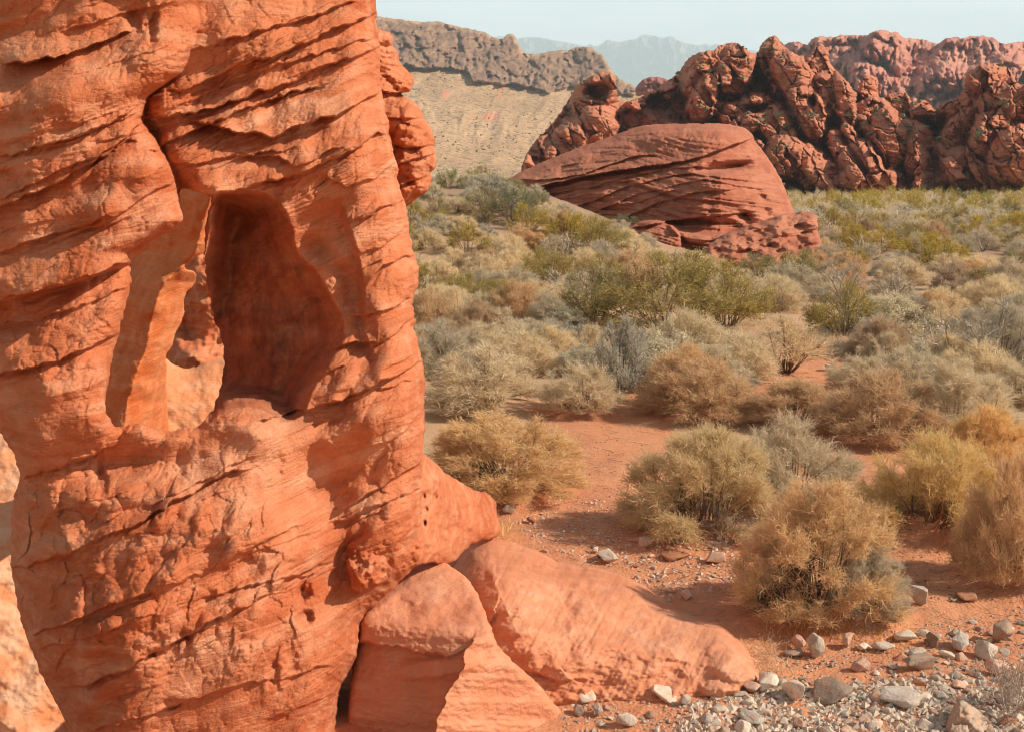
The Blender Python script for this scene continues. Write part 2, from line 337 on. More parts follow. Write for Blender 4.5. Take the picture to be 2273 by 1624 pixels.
    # layers rise to the right
    slope = np.interp(u, [0, 400, 900], [.30, .40, .48]); s = v + slope * (u - 300) + 16 * fbm(u / 180.0, v / 180.0, 0, 3, 21)
    bm = .25 + .75 * sstep(-.2, .5, noise(u / 210.0, v / 150.0, .3, 31))
    D = D + .022 * bands(s, u, 40) * bm * (1 - quiet)
    # thin fretted beds
    fine = gauss(u, v, 150, 300, 220, 24, -.32) + gauss(u, v, 640, 92, 210, 26, -.38) + gauss(u, v, 640, 215, 200, 26, -.38) + gauss(u, v, 470, 330, 110, 40, -.3) + gauss(u, v, 300, 480, 260, 22, -.3) + .8 * gauss(u, v, 620, 1300, 130, 26, -.42) + .7 * gauss(u, v, 760, 390, 120, 30, -.42) + .5 * gauss(u, v, 830, 1110, 90, 30, -.45)
    tt = noise(s / 5.2, u / 150.0, .5, 77) + .6 * noise(s / 2.9, u / 90.0, 4.5, 78)
    D = D + .022 * np.clip(fine, 0, 1) * tt + .0042 * tt * (1 - quiet) * sstep(-.3, .4, noise(u / 120.0, s / 60.0, .5, 79))
    # weathered knobs between the ledges
    su = u + 10 * fbm(u / 50.0, v / 50.0, 0, 2, 12); sv = s + 10 * fbm(u / 50.0, v / 50.0, 5, 2, 13)
    f1, f2, cid = cells(su / 46.0, sv / 66.0, 5); kn = np.clip(1 - (f1 / .95) ** 2, 0, 1) ** 1.5 * (.2 + 1.0 * cid)
    g1, g2, gid = cells(su / 24.0 + 3, sv / 36.0, 8); kn2 = np.clip(1 - (g1 / .9) ** 2, 0, 1) ** 1.5 * sstep(.45, .9, gid)
    kz = .30 + .6 * sstep(980, 1150, v) * (1 - sstep(1400, 1560, v)) + .45 * gauss(u, v, 810, 930, 120, 120) + .35 * gauss(u, v, 150, 780, 150, 70) + .3 * gauss(u, v, 820, 400, 90, 80)
    D = D - (.070 * kn + .020 * kn2) * kz * (1 - quiet)
    D = D - .11 * fbm(u / 170.0, s / 110.0, 0, 2, 60) * (1 - .6 * quiet) - .013 * fbm(u / 60.0, s / 36.0, 0, 2, 61) * (1 - .7 * quiet) - .0040 * fbm(u / 13.0, s / 8.0, 0, 3, 62) * (.6 + 1.8 * sstep(0, .5, noise(u / 70., v / 60., .5, 64)))
    f3 = 1 - np.abs(fbm(u / 80.0 + 3, s / 60.0, 0, 3, 66)) * 2.2; D = D + .012 * np.clip(f3, 0, 1) ** 6 * (1 - quiet) + rm * (.045 * fbm(u / 60.0, v / 70.0, 0, 4, 58) + .010 * bands(s, u, 59))
    sh_lines = ledges(u, v, WL, 9.0, 3, 40); D = D + sh_lines * (1 - .85 * rm) * (1.55 - .40 * sstep(960, 1100, v))
    D = D + ledges(u, v, FINE_L, 5.0, 57, 26) * (1 - quiet)
    wu, wv = u + 9 * fbm(u / 22.0, v / 22.0, 0, 2, 67), v + 9 * fbm(u / 22.0, v / 22.0, 5, 2, 68)
    for (pu, pv, ru, rv, a) in PITS: D = D + a * .8 * np.exp(-(((wu - pu) / ru) ** 2 + ((wv - pv) / rv) ** 2) ** 1.2)
    return D * .83
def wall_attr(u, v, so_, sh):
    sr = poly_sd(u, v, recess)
    va = sstep(-10, 50, sr) * (.35 + .65 * gauss(u, v, 600, 800, 110, 190)) * .9 + .5 * gauss(u, v, 640, 930, 60, 40) + .4 * gauss(u, v, 500, 470, 60, 40)  # black varnished streaks mid-recess; the rest of it and two pockets darkened too
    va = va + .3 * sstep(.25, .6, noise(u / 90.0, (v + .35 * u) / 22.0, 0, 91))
    bedl = v + .36 * u + 20 * fbm(u / 160., v / 160., 0, 2, 96); pa = .7 * sstep(.30, .55, noise(bedl / 30.0, u / 400.0, .5, 97)) * sstep(-.1, .4, noise(u / 140., v / 140., .5, 98)) + .8 * gauss(u, v, 480, 1020, 190, 28, -.5) + .45 * gauss(u, v, 600, 1060, 140, 120) + .3 * gauss(u, v, 840, 1090, 120, 30, -.45) + .35 * gauss(u, v, 480, 1450, 120, 40) + .4 * gauss(u, v, 420, 1500, 150, 60)  # pale beds along the layers, plus sunlit highlights painted on the belly
    return {'dark_mask': np.clip(va, 0, 1), 'pale': np.clip(pa, 0, 1)}
arch = empty('sandstone_wall', (-1.6, 6.6, 0))
tag(arch, 'huge near wall of orange layered sandstone with a natural window through it', 'rock formation')
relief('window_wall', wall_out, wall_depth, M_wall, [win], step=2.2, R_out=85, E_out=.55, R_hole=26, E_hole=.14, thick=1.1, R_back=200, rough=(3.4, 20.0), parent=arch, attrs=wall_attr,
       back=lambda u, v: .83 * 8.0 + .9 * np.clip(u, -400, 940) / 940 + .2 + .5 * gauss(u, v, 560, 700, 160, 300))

# knobbly spur rising behind the right edge
spur = [(760, 40), (848, 66), (862, 68), (876, 84), (868, 100), (882, 112), (888, 140), (900, 150), (921, 172), (914, 192), (912, 206), (880, 208), (900, 214), (926, 230), (936, 248), (944, 268), (956, 282), (966, 308), (962, 330), (970, 352), (966, 374), (952, 380), (960, 400), (950, 425), (925, 440), (905, 458), (860, 470), (760, 480)]
SPL = [([(820, 200), (880, 205), (930, 205)], .2, 16, .25, 22), ([(840, 260), (900, 262), (944, 262)], .05, 20, .05, 20), ([(850, 318), (900, 328), (970, 318)], .10, 34, .12, 14), ([(860, 372), (920, 352), (972, 340)], .06, 12, .1, 16), ([(870, 420), (920, 396), (968, 388)], .06, 16, .08, 18)]
def spur_depth(u, v, so_, sh):
    D = 8.7 + .0022 * (u - 860)
    D = D - .35 * gauss(u, v, 905, 290, 60, 60) - .25 * gauss(u, v, 930, 365, 50, 28) - .2 * gauss(u, v, 920, 415, 40, 30) + .2 * gauss(u, v, 870, 150, 60, 60)
    f1, f2, cid = cells(u / 40.0, v / 46.0, 15)
    D = D - .14 * np.clip(1 - (f1 / .8) ** 2, 0, 1) * (.4 + cid) * sstep(200, 230, v)
    s = v - .25 * (u - 860) + 5 * fbm(u / 40, v / 40, 0, 2, 4)
    D = D + .05 * noise(s / 6.0, u / 60.0, .5, 17) * (1 - sstep(195, 215, v)) + .04 * bands(s, u, 18) * .8 - .10 * fbm(u / 40.0, v / 40.0, 0, 4, 19)
    return D + ledges(u, v, SPL, 4, 9, 12)
relief('rear_spur', spur, spur_depth, M_wall, step=2.2, R_out=50, E_out=.5, thick=1.0, R_back=60, rough=(2.6, 12.0), seed=4, parent=arch)

# foot of the wall spreading onto the sand
skirt = [(760, 980), (860, 985), (940, 1004), (962, 1022), (990, 1048), (1020, 1070), (1045, 1082), (1072, 1090), (1092, 1098), (1103, 1118), (1100, 1138), (1110, 1160), (1113, 1184), (1085, 1196), (1050, 1204), (1028, 1224), (1006, 1248), (985, 1252), (960, 1246), (925, 1252), (860, 1290), (760, 1330)]
def skirt_depth(u, v, so_, sh):
    D = np.interp(u, [760, 930, 1000, 1060, 1115], [7.4, 8.0, 9.3, 10.4, 11.25]) - (v - 1100) * .0036
    f1, f2, c = cells(u / 15.0, v / 22.0, 6); hol = sstep(.62, .9, c) * np.clip(1 - (f1 / .45) ** 2, 0, 1) * gauss(u, v, 960, 1150, 60, 70)
    D = D + .16 * hol - .10 * fbm(u / 50.0, v / 50.0, 0, 4, 71) - .02 * fbm(u / 12.0, v / 12.0, 0, 3, 72) + .03 * bands(v + .5 * u, u, 73)
    return D
relief('wall_foot', skirt, skirt_depth, M_wall, step=2.4, R_out=45, E_out=.4, thick=.9, R_back=60, rough=(2.5, 14.0), seed=6, parent=arch)

# inside the alcove: curved buttress behind the window
alc = [(180, 380), (520, 380), (470, 540), (448, 566), (425, 574), (408, 588), (412, 598), (432, 600), (437, 616), (428, 636), (412, 648), (408, 672), (408, 704), (398, 722), (386, 748), (384, 766), (374, 776), (366, 796), (372, 812), (368, 840), (372, 900), (380, 1010), (180, 1010)]
def alc_depth(u, v, so_, sh):
    rl = np.interp(v, [400, 560, 590, 625, 696, 761, 838, 888, 945, 1000], [480, 432, 407, 365, 342, 326, 296, 282, 277, 270]) + 5 * fbm(v / 110.0, .5, 0, 2, 85)
    D = 10.9 + np.where(u < rl, ((rl - u) / 60.0).clip(0, 9) ** 1.5 * .34, ((u - rl) / 60.0).clip(0, 9) ** 1.2 * 1.0) + .16 * gauss(u, v, 300, 700, 40, 160, .2) + (v - 700) * -.0004
    s = v + .45 * u
    D = D + .03 * bands(s, u, 83) - .09 * fbm(u / 60.0, v / 90.0, 0, 4, 84) - .5 * (1 - sstep(400, 560, v)) * 1.0
    return D
relief('alcove_buttress', alc, alc_depth, M_alc_bounce, step=2.6, R_out=18, E_out=.12, thick=.9, R_back=80, rough=(1.6, 14.0), seed=8, parent=arch, attrs=lambda u, v, a, b: {'pale': .35 * sstep(0, 30, u - np.interp(v, [560, 700, 945], [415, 352, 292])), 'dark_mask': u * 0})  # sunlit right side of the buttress painted paler than its shaded left

# pale rock beyond the window and at the lower left
pale = [(-500, 820), (150, 840), (330, 800), (368, 792), (380, 806), (410, 818), (440, 812), (462, 800), (490, 796), (560, 780), (640, 900), (660, 1200), (600, 1760), (-500, 1760)]
def pale_depth(u, v, so_, sh):
    D = np.interp(v, [780, 960, 1200, 1760], [14.6, 13.8, 12.6, 11.0]) + .0016 * (u - 300) + .5 * gauss(u, v, 200, 1000, 150, 400) * 0
    D = D - .09 * fbm(u / 130.0, v / 130.0, 0, 5, 92) + .02 * bands(v - .7 * u, u, 93) - .012 * fbm(u / 20.0, v / 12.0, 0, 3, 94)
    return D
pr = relief('pale_rock', pale, pale_depth, M_pale, step=3.2, R_out=60, E_out=.3, thick=1.2, R_back=120, rough=(2.0, 20.0), seed=10, attrs=lambda u, v, a, b: {'pale': sstep(-.4, .4, fbm(u / 120, v / 90, 0, 4, 95)) * (1 - sstep(100, 260, u)), 'dark_mask': u * 0})
tag(pr, 'smooth pale peach rock slope behind the window wall, showing at the lower left', 'rock')
farb = [(330, 520), (560, 520), (560, 860), (330, 860)]
def farb_depth(u, v, so_, sh):
    D = 17.0 - .9 * gauss(u, v, 430, 800, 60, 50, .5) - .5 * gauss(u, v, 460, 640, 50, 90) + .3 * gauss(u, v, 425, 745, 40, 18, .9)
    return D - .12 * fbm(u / 30.0, v / 30.0, 0, 4, 97)
fb = relief('red_boulder', farb, farb_depth, M_wall, step=3.0, R_out=40, E_out=.4, thick=1.5, R_back=100, seed=12)
tag(fb, 'red boulder seen deepest inside the window, behind the pale rock', 'boulder')

# flat-topped block leaning on the wall, bottom centre
blk = [(772, 1560), (782, 1480), (792, 1420), (798, 1385), (810, 1355), (850, 1318), (885, 1290), (912, 1262), (932, 1240), (960, 1236), (985, 1244), (1012, 1262), (1040, 1284), (1056, 1308), (1070, 1340), (1090, 1392), (1108, 1440), (1150, 1476), (1188, 1508), (1222, 1550), (1250, 1580), (1266, 1604), (1282, 1626), (1290, 1720), (762, 1720)]
def blk_depth(u, v, so_, sh):
    top = ground_D(u, v, .66 + .02 * fbm(u / 90.0, v / 60.0, 0, 3, 101))
    edge = np.interp(v, [1240, 1340, 1420, 1500, 1624, 1720], [1060, 1058, 1048, 1012, 960, 930]) + 14 * fbm(v / 45.0, .5, 0, 3, 104)
    front = 7.28 + .0011 * (edge - u).clip(0, 500) - .00035 * (v - 1450)
    right = 7.22 + (u - edge).clip(0, 500) * .0024 - (v - 1400) * .0016
    side = np.where(u < edge, front, right);
    # shelf on the front: a thin cap over a lower lip
    cap = np.interp(u, [740, 800, 880, 930, 1000, 1060], [1400, 1418, 1432, 1450, 1446, 1425]) + 11 * fbm(u / 40.0, .5, 0, 3, 103)
    side = side + sstep(25, -50, u - edge) * (-.02 * (1 - sstep(0, 4, v - cap)) + .06 * sstep(0, 4, v - cap) * np.exp(-(v - cap).clip(0, 500) / 60.0))
    lip = sstep(.2, .75, gauss(u, v, 960, 1482, 110, 26, -.12)); side = side - .05 * lip
    k = .05; D = np.logaddexp(top / k, side / k) * k
    D = D - .022 * fbm(u / 90.0, v / 90.0, 0, 3, 105) - .007 * fbm(u / 14.0, v / 9.0, 0, 4, 106) + .012 * bands(v - .1 * u, u, 107)
    return D
bl = relief('flat_block', blk, blk_depth, M_slab, step=2.2, R_out=18, E_out=.10, thick=1.0, R_back=90, rough=(2.4, 16.0), seed=14)
tag(bl, 'flat-topped red sandstone block with shaded left face beside the wall foot', 'boulder')

# smooth whaleback slab on the sand
slab = [(985, 1300), (1020, 1232), (1042, 1206), (1075, 1190), (1108, 1192), (1150, 1206), (1190, 1218), (1225, 1238), (1262, 1250), (1330, 1256), (1380, 1272), (1420, 1290), (1462, 1318), (1504, 1340), (1552, 1358), (1594, 1380), (1628, 1404), (1656, 1436), (1674, 1462), (1690, 1494), (1690, 1512), (1664, 1532), (1620, 1556), (1560, 1572), (1480, 1580), (1400, 1576), (1330, 1572), (1275, 1574), (1240, 1580), (1180, 1600), (980, 1600), (960, 1400)]
def slab_h(u, v, so_):
    bt = sstep(1630, 1400, v + .12 * (1250 - u).clip(0, 400)); H = .40 * (1 - np.exp(-so_.clip(0, 999) / 150.0)) * sstep(1790, 1200, u) ** .8 * (.25 + .75 * bt) + .13 * dome(so_, 75) * np.maximum(sstep(1540, 1650, u), sstep(1420, 1280, v)) + .07 * sstep(-10, 160, so_)
    H = H + .13 * gauss(u, v, 1120, 1300, 110, 130) + .05 * gauss(u, v, 1560, 1440, 90, 60) 
    st = 0
    for (pts, a) in (([(1160, 1250), (1200, 1310), (1175, 1400), (1230, 1470), (1300, 1530)], .035), ([(1290, 1290), (1330, 1370), (1300, 1430)], .03), ([(1400, 1300), (1440, 1350), (1470, 1420), (1530, 1500)], .03), ([(1230, 1300), (1270, 1390), (1260, 1470), (1350, 1540)], .022), ([(1090, 1230), (1110, 1320), (1080, 1400)], .03)):
        f = np.interp(v, [p[1] for p in pts], [p[0] for p in pts]) + 9 * fbm(v / 30.0, a * 100, 0, 3, 111)
        m = sstep(pts[0][1] - 20, pts[0][1] + 30, v) * (1 - sstep(pts[-1][1] - 30, pts[-1][1] + 20, v)); st = st + m * a * .5 * sstep(-.3, .3, noise(v / 26.0, a * 99, .5, 117)) * (sstep(3, -2, u - f) * np.exp(np.minimum(u - f, 0) / 50.0))
    lip = .05 * sstep(0, 5, np.interp(u, [1180, 1240, 1300], [1490, 1512, 1506]) - v) * gauss(u, v, 1230, 1480, 60, 30)
    s = u + .55 * v
    return np.maximum(H + st + lip + .03 * fbm(u / 110.0, v / 60.0, 0, 4, 112) + .008 * bands(s * 1.2, v, 113) + .003 * fbm(u / 12.0, v / 7.0, 0, 3, 114) - .05 + .05 * sstep(0, 30, so_), -.1)
sb = relief('smooth_slab', slab, lambda u, v, a, b: ground_D(u, v, slab_h(u, v, a)), M_slab, step=2.2, R_out=10, E_out=0.0, thick=.9, R_back=200, rough=(2.0, 26.0), seed=16,
            back=lambda u, v: ground_D(u, v, -.25))
tag(sb, 'low smooth pink-orange sandstone slab sloping onto the sand, bottom centre', 'rock slab')
# ------------------------------------------------------------------ ground
MOUNDS = []                             # filled by the near shrubs: (x, y, height, radius)
def ground_z(x, y):
    x = np.asarray(x, float); y = np.asarray(y, float); r = np.hypot(x, y)
    z = .035 * fbm(x / 1.7, y / 1.7, 0, 3, 201) * sstep(3, 8, r) + .12 * fbm(x / 14.0, y / 14.0, 0, 2, 205) * sstep(14, 40, r)
    z = z * (1 - .5 * sstep(80, 400, r))
    rx_ = np.interp(x, [-60, -20, -4, 0, 2.5, 5, 7.5, 10, 13, 20, 40], [.9, 1.0, 1.0, .93, .72, .42, .10, .18, .24, .10, .05])
    z = z + 3.15 * rx_ * sstep(34, 60, y) * (1 - sstep(64, 110, y)) + .25 * sstep(12, 30, y) * sstep(40, 60, y) * 0
    z = z - 2.6 * sstep(-1.9, -3.2, x + .0 * y) * sstep(30, 16, y) * sstep(3, 5, y)
    for (mx, my, mh, mr) in MOUNDS:
        z = z + mh * np.exp(-(((x - mx) ** 2 + (y - my) ** 2) / mr ** 2) ** 1.4)
    return z
def gpos(u, v):
    tx, tz = ray(u, v); D = np.geomspace(4, 900, 900); gap = CAM_H + tz * D - ground_z(tx * D, D)
    hit = np.nonzero(gap < 0)[0]; k = hit[0] if len(hit) else 899
    if k == 0 or not len(hit): return float(tx * D[k]), float(D[k])
    t = gap[k - 1] / (gap[k - 1] - gap[k]); d = D[k - 1] + t * (D[k] - D[k - 1]); return float(tx * d), float(d)
# near shrubs: u, v of the foot, width, height (tracing units), kind, label
NEAR = [
 (1812, 1385, 350, 335, 'gold', 'dense golden dry shrub in front beside the stones, with bare dark stems at its lower left'),
 (1555, 1195, 330, 265, 'olive', 'broad dry olive-straw shrub directly behind the golden front shrub, left half'),
 (1745, 1150, 290, 235, 'straw', 'rounded straw shrub just behind and above the golden front shrub'),
 (1622, 1215, 130, 110, 'dead', 'small tangle of bare grey dead twigs at the left of the golden front shrub'),
 (1925, 1378, 170, 170, 'straw', 'low straw shrub hugging the right side of the golden front shrub'),
 (1120, 1105, 340, 215, 'gold', 'wide tan shrub right beside the foot of the orange wall'),
 (2060, 1195, 290, 250, 'olive', 'large tan shrub above the stony wash near the right edge'),
 (2190, 1150, 270, 260, 'gold', 'tall tan shrub behind the darker shrub at the right edge'),
 (2235, 1300, 220, 290, 'brown', 'dark golden-brown shrub cut off by the right edge above the stones'),
 (2238, 1606, 190, 200, 'dead', 'leafless dark twiggy bush in the bottom right corner'),
 (1545, 935, 250, 150, 'brown', 'rusty brown shrub casting a shadow on the orange path'),
 (1290, 922, 170, 130, 'straw', 'small rounded tan shrub at the left end of the orange path'),
 (1085, 920, 270, 170, 'straw', 'broad grey-tan shrub close to the wall edge, behind the wide tan one'),
 (1770, 950, 190, 115, 'brown', 'sparse reddish-brown shrub behind the straw shrub'),
 (1950, 985, 260, 180, 'brown', 'tan-brown shrub with a deep shadow hollow at its left'),
 (2120, 980, 260, 190, 'straw', 'bushy tan shrub between the hollow and the right edge'),
 (1742, 838, 200, 150, 'bright', 'bright fan-shaped straw shrub with visible stems beside the path'),
 (1655, 818, 110, 52, 'dead', 'small dark low shrub left of the fan-shaped straw shrub'),
 (1490, 860, 250, 145, 'grey', 'dusty grey-green shrub behind the rusty brown one'),
 (1385, 880, 150, 170, 'grey', 'grey shrub with pale twigs left of the dusty grey-green shrub'),
 (980, 835, 190, 140, 'straw', 'grey-straw shrub peeking from behind the wall edge, mid height'),
 (1105, 790, 200, 110, 'straw', 'low wide straw shrub right of the grey-straw one'),
 (1215, 772, 100, 75, 'brown', 'small brown tuft on pale straw litter'),
 (2190, 842, 290, 230, 'bare', 'tall bare branching bush with pale twigs at the right edge'),
 (2060, 800, 130, 120, 'bare', 'spindly leafless bush leaning left, near the right edge'),
 (2250, 900, 170, 110, 'straw', 'small straw shrub at the right edge under the bare bush'),
 (2030, 850, 150, 80, 'straw', 'low straw shrub on red soil left of the bare bush'),
 (1870, 752, 160, 140, 'creosote', 'upright olive bush with dark stems above dry yellow grass'),
 (1480, 742, 320, 205, 'creosote', 'largest yellow-olive creosote bush with dark fanned stems, centre'),
 (1610, 730, 200, 170, 'creosote', 'olive creosote bush at the right shoulder of the largest one'),
 (1330, 720, 190, 150, 'creosote', 'grey-olive creosote bush left of the largest one'),
 (1000, 700, 170, 110, 'creosote', 'dark olive bush touching the wall edge'),
 (1110, 692, 120, 85, 'creosote', 'small olive bush second from the wall edge'),
 (1160, 690, 160, 85, 'brown', 'domed brownish shrub with a dark base among olive bushes'),
 (1960, 745, 200, 120, 'grey', 'grey-green rounded shrub in the right middle'),
 (1905, 872, 140, 90, 'straw', 'small straw shrub crowding the path from the right'),
 (1990, 690, 120, 130, 'bare', 'pale leafless shrub standing in the right middle'),
]
for (u, v, w, h, k, lab) in NEAR:
    x, y = gpos(u, v); s = w * K * y / FOC
    if v > 860 and k not in ('dead',): MOUNDS.append((x, y + .2 * s, .08 + .05 * min(s, 1), .45 * s))
path_pts = [(1690, 1420), (1500, 1290), (1300, 1180), (1330, 1080), (1370, 1000), (1330, 930), (1700, 840), (1850, 790), (1900, 900), (1920, 1080)]

m = NT('desert_soil'); c = m.coord(); g = m.n('ShaderNodeNewGeometry')
sx = m.n('ShaderNodeSeparateXYZ'); m.l(g, sx)
y_ = m.n('ShaderNodeVectorMath', operation='LENGTH'); m.l(g, y_)
n1 = m.noise(c, .9, 6, .6); n2 = m.noise(c, 7, 6, .65); n3 = m.noise(c, 60, 4, .7); n4 = m.noise(c, .12, 5, .6)
col = m.mix(m.rng(n1, .35, .65), (.66, .28, .135), (.52, .21, .105))
col = m.mix(m.rng(n2, .48, .75, 0, .6), col, (.40, .19, .11))
vo = m.vor(c, 42); vo2 = m.vor(c, 20)
gm = m.math('MULTIPLY', m.rng(vo, .30, .22), m.rng(m.noise(c, 2.2, 4, .6), .44, .58))
col = m.mix(gm, col, m.mix(m.rng(m.noise(c, 33, 2), .4, .6), (.55, .42, .32), (.36, .27, .21)))
# farther out the soil turns to straw litter, then to grey-tan gravel plain
f1_ = m.math('MULTIPLY', m.rng(m.attr('path'), .7, .25, i=0), m.rng(n2, .34, .55, .35, 1)); f1_.label = 'litter'; col = m.mix(m.math('MULTIPLY', f1_, .85), col, m.mix(m.rng(n3, .4, .6), (.60, .43, .25), (.40, .26, .15)))
f2_ = m.rng(y_, 36, 58, i=1); col = m.mix(m.math('MULTIPLY', f2_, .85), col, m.mix(m.rng(n1, .4, .62), (.33, .21, .135), (.24, .165, .12)))
f3_ = m.rng(y_, 110, 170, i=1); col = m.mix(f3_, col, m.mix(m.rng(n4, .4, .6), (.50, .36, .19), (.40, .30, .17)))
col = m.mix(m.rng(n3, .6, .8, 0, .4), col, (.62, .30, .16))
M_soil = m.done(col, m.bump(vo, .012, .5, m.bump(n3, .01, .6, m.bump(n2, .05, .5))))
ang = np.concatenate([np.linspace(-180, -34, 50)[:-1], np.linspace(-34, 34, 520), np.linspace(34, 180, 50)[1:-1]]) * math.pi / 180
rad = np.concatenate([[.01, 2, 4], np.arange(5, 16, .035), 16 * 1.012 ** np.arange(1, 250)]); 
while rad[-1] < 16000: rad = np.append(rad, rad[-1] * 1.06)
A, Rr = np.meshgrid(ang, rad); gx_, gy_ = np.sin(A) * Rr, np.cos(A) * Rr
gz_ = ground_z(gx_, gy_) + .012 * fbm(gx_ / .22, gy_ / .22, 0, 3, 207) * sstep(22, 10, Rr) * sstep(3, 5, Rr)
nr, na = A.shape; ii = np.arange(nr * na).reshape(nr, na); jj = np.roll(ii, -1, 1)
F = np.stack([ii[:-1], jj[:-1], jj[1:], ii[1:]], -1).reshape(-1, 4)[:, ::-1]
pw = [gpos(u, v) for (u, v) in path_pts]; pm_ = np.full(gx_.shape, 1e9)
for (a, b) in zip(pw[:-1], pw[1:]):
    ex, ey = b[0] - a[0], b[1] - a[1]; t = np.clip(((gx_ - a[0]) * ex + (gy_ - a[1]) * ey) / (ex * ex + ey * ey), 0, 1); pm_ = np.minimum(pm_, np.hypot(gx_ - a[0] - t * ex, gy_ - a[1] - t * ey))
pth = np.maximum(sstep(1.5, .6, pm_ + .5 * fbm(gx_ / 1.1, gy_ / 1.1, 0, 2, 208)), sstep(13.5, 11, gy_ + .6 * fbm(gx_, gy_, 0, 2, 209)) * (gy_ > 0))
gobj = mesh_obj('ground', np.stack([gx_, gy_, gz_], -1).reshape(-1, 3), F, M_soil, attrs={'path': pth.ravel()}); tag(gobj, 'orange desert soil and gravel plain', kind='structure')
# ------------------------------------------------------------------ far rocks, hills and mountains
def r4(pts): return [(800.4 + a * .6479, b * .6479) for a, b in pts]
M_dark = rock_mat('varnished_sandstone', (.52, .19, .105), (.41, .14, .075), (.60, .28, .17), (.16, .07, .05), 7.0, 1.0, band=.5)
M_boul = rock_mat('layered_sandstone', (.46, .17, .095), (.36, .11, .062), (.54, .23, .14), (.12, .05, .035), 4.0, 1.0, bed=(0, R(-8), 0), band=.6)
M_far = rock_mat('pink_sandstone', (.54, .235, .16), (.42, .15, .11), (.66, .36, .26), (.20, .10, .08), 30.0, 1.0, band=.3)

# mid-ground whaleback boulder
bo = [(1128, 398), (1150, 384), (1185, 368), (1235, 346), (1290, 326), (1345, 306), (1390, 290), (1432, 276), (1500, 274), (1560, 274), (1610, 274), (1655, 284), (1672, 300), (1674, 312), (1690, 330), (1712, 360), (1735, 400), (1752, 440), (1764, 470), (1776, 520), (1790, 600), (1450, 620), (1130, 600), (1118, 440), (1120, 404)]
BL = [([(1180, 420), (1290, 392), (1400, 375), (1520, 358), (1640, 318), (1674, 305)], .9, 14, 1.3, 16), ([(1140, 400), (1230, 398), (1300, 384), (1400, 350), (1450, 345)], .35, 8, .4, 10),
      ([(1240, 440), (1380, 395), (1500, 372), (1620, 372)], .25, 7, .3, 7), ([(1280, 460), (1400, 412), (1520, 385), (1660, 400)], .3, 7, .35, 8), ([(1320, 470), (1420, 430), (1560, 398), (1690, 420)], .2, 5, .25, 6),
      ([(1370, 490), (1460, 452), (1540, 428), (1640, 420)], .3, 9, .35, 8), ([(1400, 508), (1500, 488), (1580, 480), (1660, 470)], .5, 12, .9, 16), ([(1290, 470), (1420, 448), (1500, 420)], .2, 5, .2, 5),
      ([(1210, 432), (1330, 412), (1430, 395)], .2, 5, .2, 5), ([(1230, 372), (1330, 352)], .12, 5, .15, 5), ([(1400, 300), (1460, 296), (1500, 288)], .12, 6, .15, 6)]
def boul_depth(u, v, so_, sh):
    crest = np.interp(u, [1128, 1235, 1345, 1432, 1560, 1655, 1674, 1770], [398, 346, 306, 276, 274, 284, 300, 470])
    D = 54 - .012 * (v - 400) + np.where(v < 400, .020 * (400 - v), 0)
    D = D + .018 * np.abs(u - 1560).clip(0, 600) ** 1.02 * .55
    D = D + 2.6 * (1 - dome(v - crest, 90)) + .03 * (u - 1600).clip(0, 300)
    D = D - 1.1 * gauss(u, v, 1540, 300, 120, 26, .0) + 2.2 * gauss(u, v, 1612, 372, 60, 10, -.15) - 1.3 * gauss(u, v, 1640, 440, 90, 40, .5) 
    D = D + 1.3 * gauss(u, v, 1650, 478, 22, 12, .6) + 1.0 * gauss(u, v, 1612, 368, 34, 8) + .8 * gauss(u, v, 1663, 455, 18, 10) + .9 * gauss(u, v, 1690, 438, 16, 11, .5) + .9 * gauss(u, v, 1700, 470, 10, 12, -.3) + .5 * gauss(u, v, 1655, 392, 26, 5)
    D = D - .8 * gauss(u, v, 1600, 545, 120, 20)
    lb = poly_sd(u, v, smooth_poly([(1378, 530), (1392, 502), (1430, 486), (1470, 488), (1500, 502), (1516, 530), (1510, 600), (1370, 600)])); D = D - .9 * sstep(0, 6, lb) - 1.6 * dome(lb, 60)
    cv_ = poly_sd(u, v, smooth_poly([(1476, 490), (1540, 478), (1630, 482), (1660, 500), (1640, 522), (1560, 532), (1520, 530)])); D = D + 1.1 * sstep(0, 18, cv_) - .8 * sstep(-10, -1, cv_) * (v > 500)
    s = v + np.interp(u, [1130, 1400, 1600, 1760], [0, 1, 1, 1]) * np.interp(u, [1130, 1330, 1520, 1640, 1770], [120, 68, 14, 0, -18]) + 4 * fbm(u / 90.0, v / 60.0, 0, 2, 5)
    lay = noise(s / 6.5, u / 260.0, .5, 301) + .7 * noise(s / 3.4, u / 150.0, 1.5, 302)
    D = D + .21 * lay * sstep(0, 20, v - crest) * (.4 + .6 * sstep(350, 380, v)) - .35 * fbm(u / 60.0, v / 40.0, 0, 4, 303) - .05 * fbm(u / 8.0, v / 6.0, 0, 3, 304)
    return D + ledges(u, v, BL, 3, 310, 26)
b2 = relief('whaleback_boulder', bo, boul_depth, M_boul, step=1.7, R_out=26, E_out=1.2, thick=8, R_back=120, rough=(1.6, 14.0), seed=20)
tag(b2, 'huge smooth whaleback boulder of finely layered red sandstone on the plain', 'boulder')
lo = [(1590, 530), (1620, 512), (1660, 500), (1700, 487), (1740, 474), (1790, 468), (1812, 478), (1818, 496), (1815, 520), (1828, 545), (1810, 600), (1560, 600), (1570, 545)]
def lo_depth(u, v, so_, sh):
    lay_ = noise((v + .22 * u) / 7.0, u / 130.0, .5, 33) + .6 * noise((v + .22 * u) / 3.5, u / 70.0, 1.5, 34); D = 47.5 - .05 * (v - 520) - .7 * fbm(u / 46.0, v / 24.0, 0, 3, 32) + .16 * lay_ - .06 * fbm(u / 9.0, v / 7.0, 0, 2, 35)
    return D 
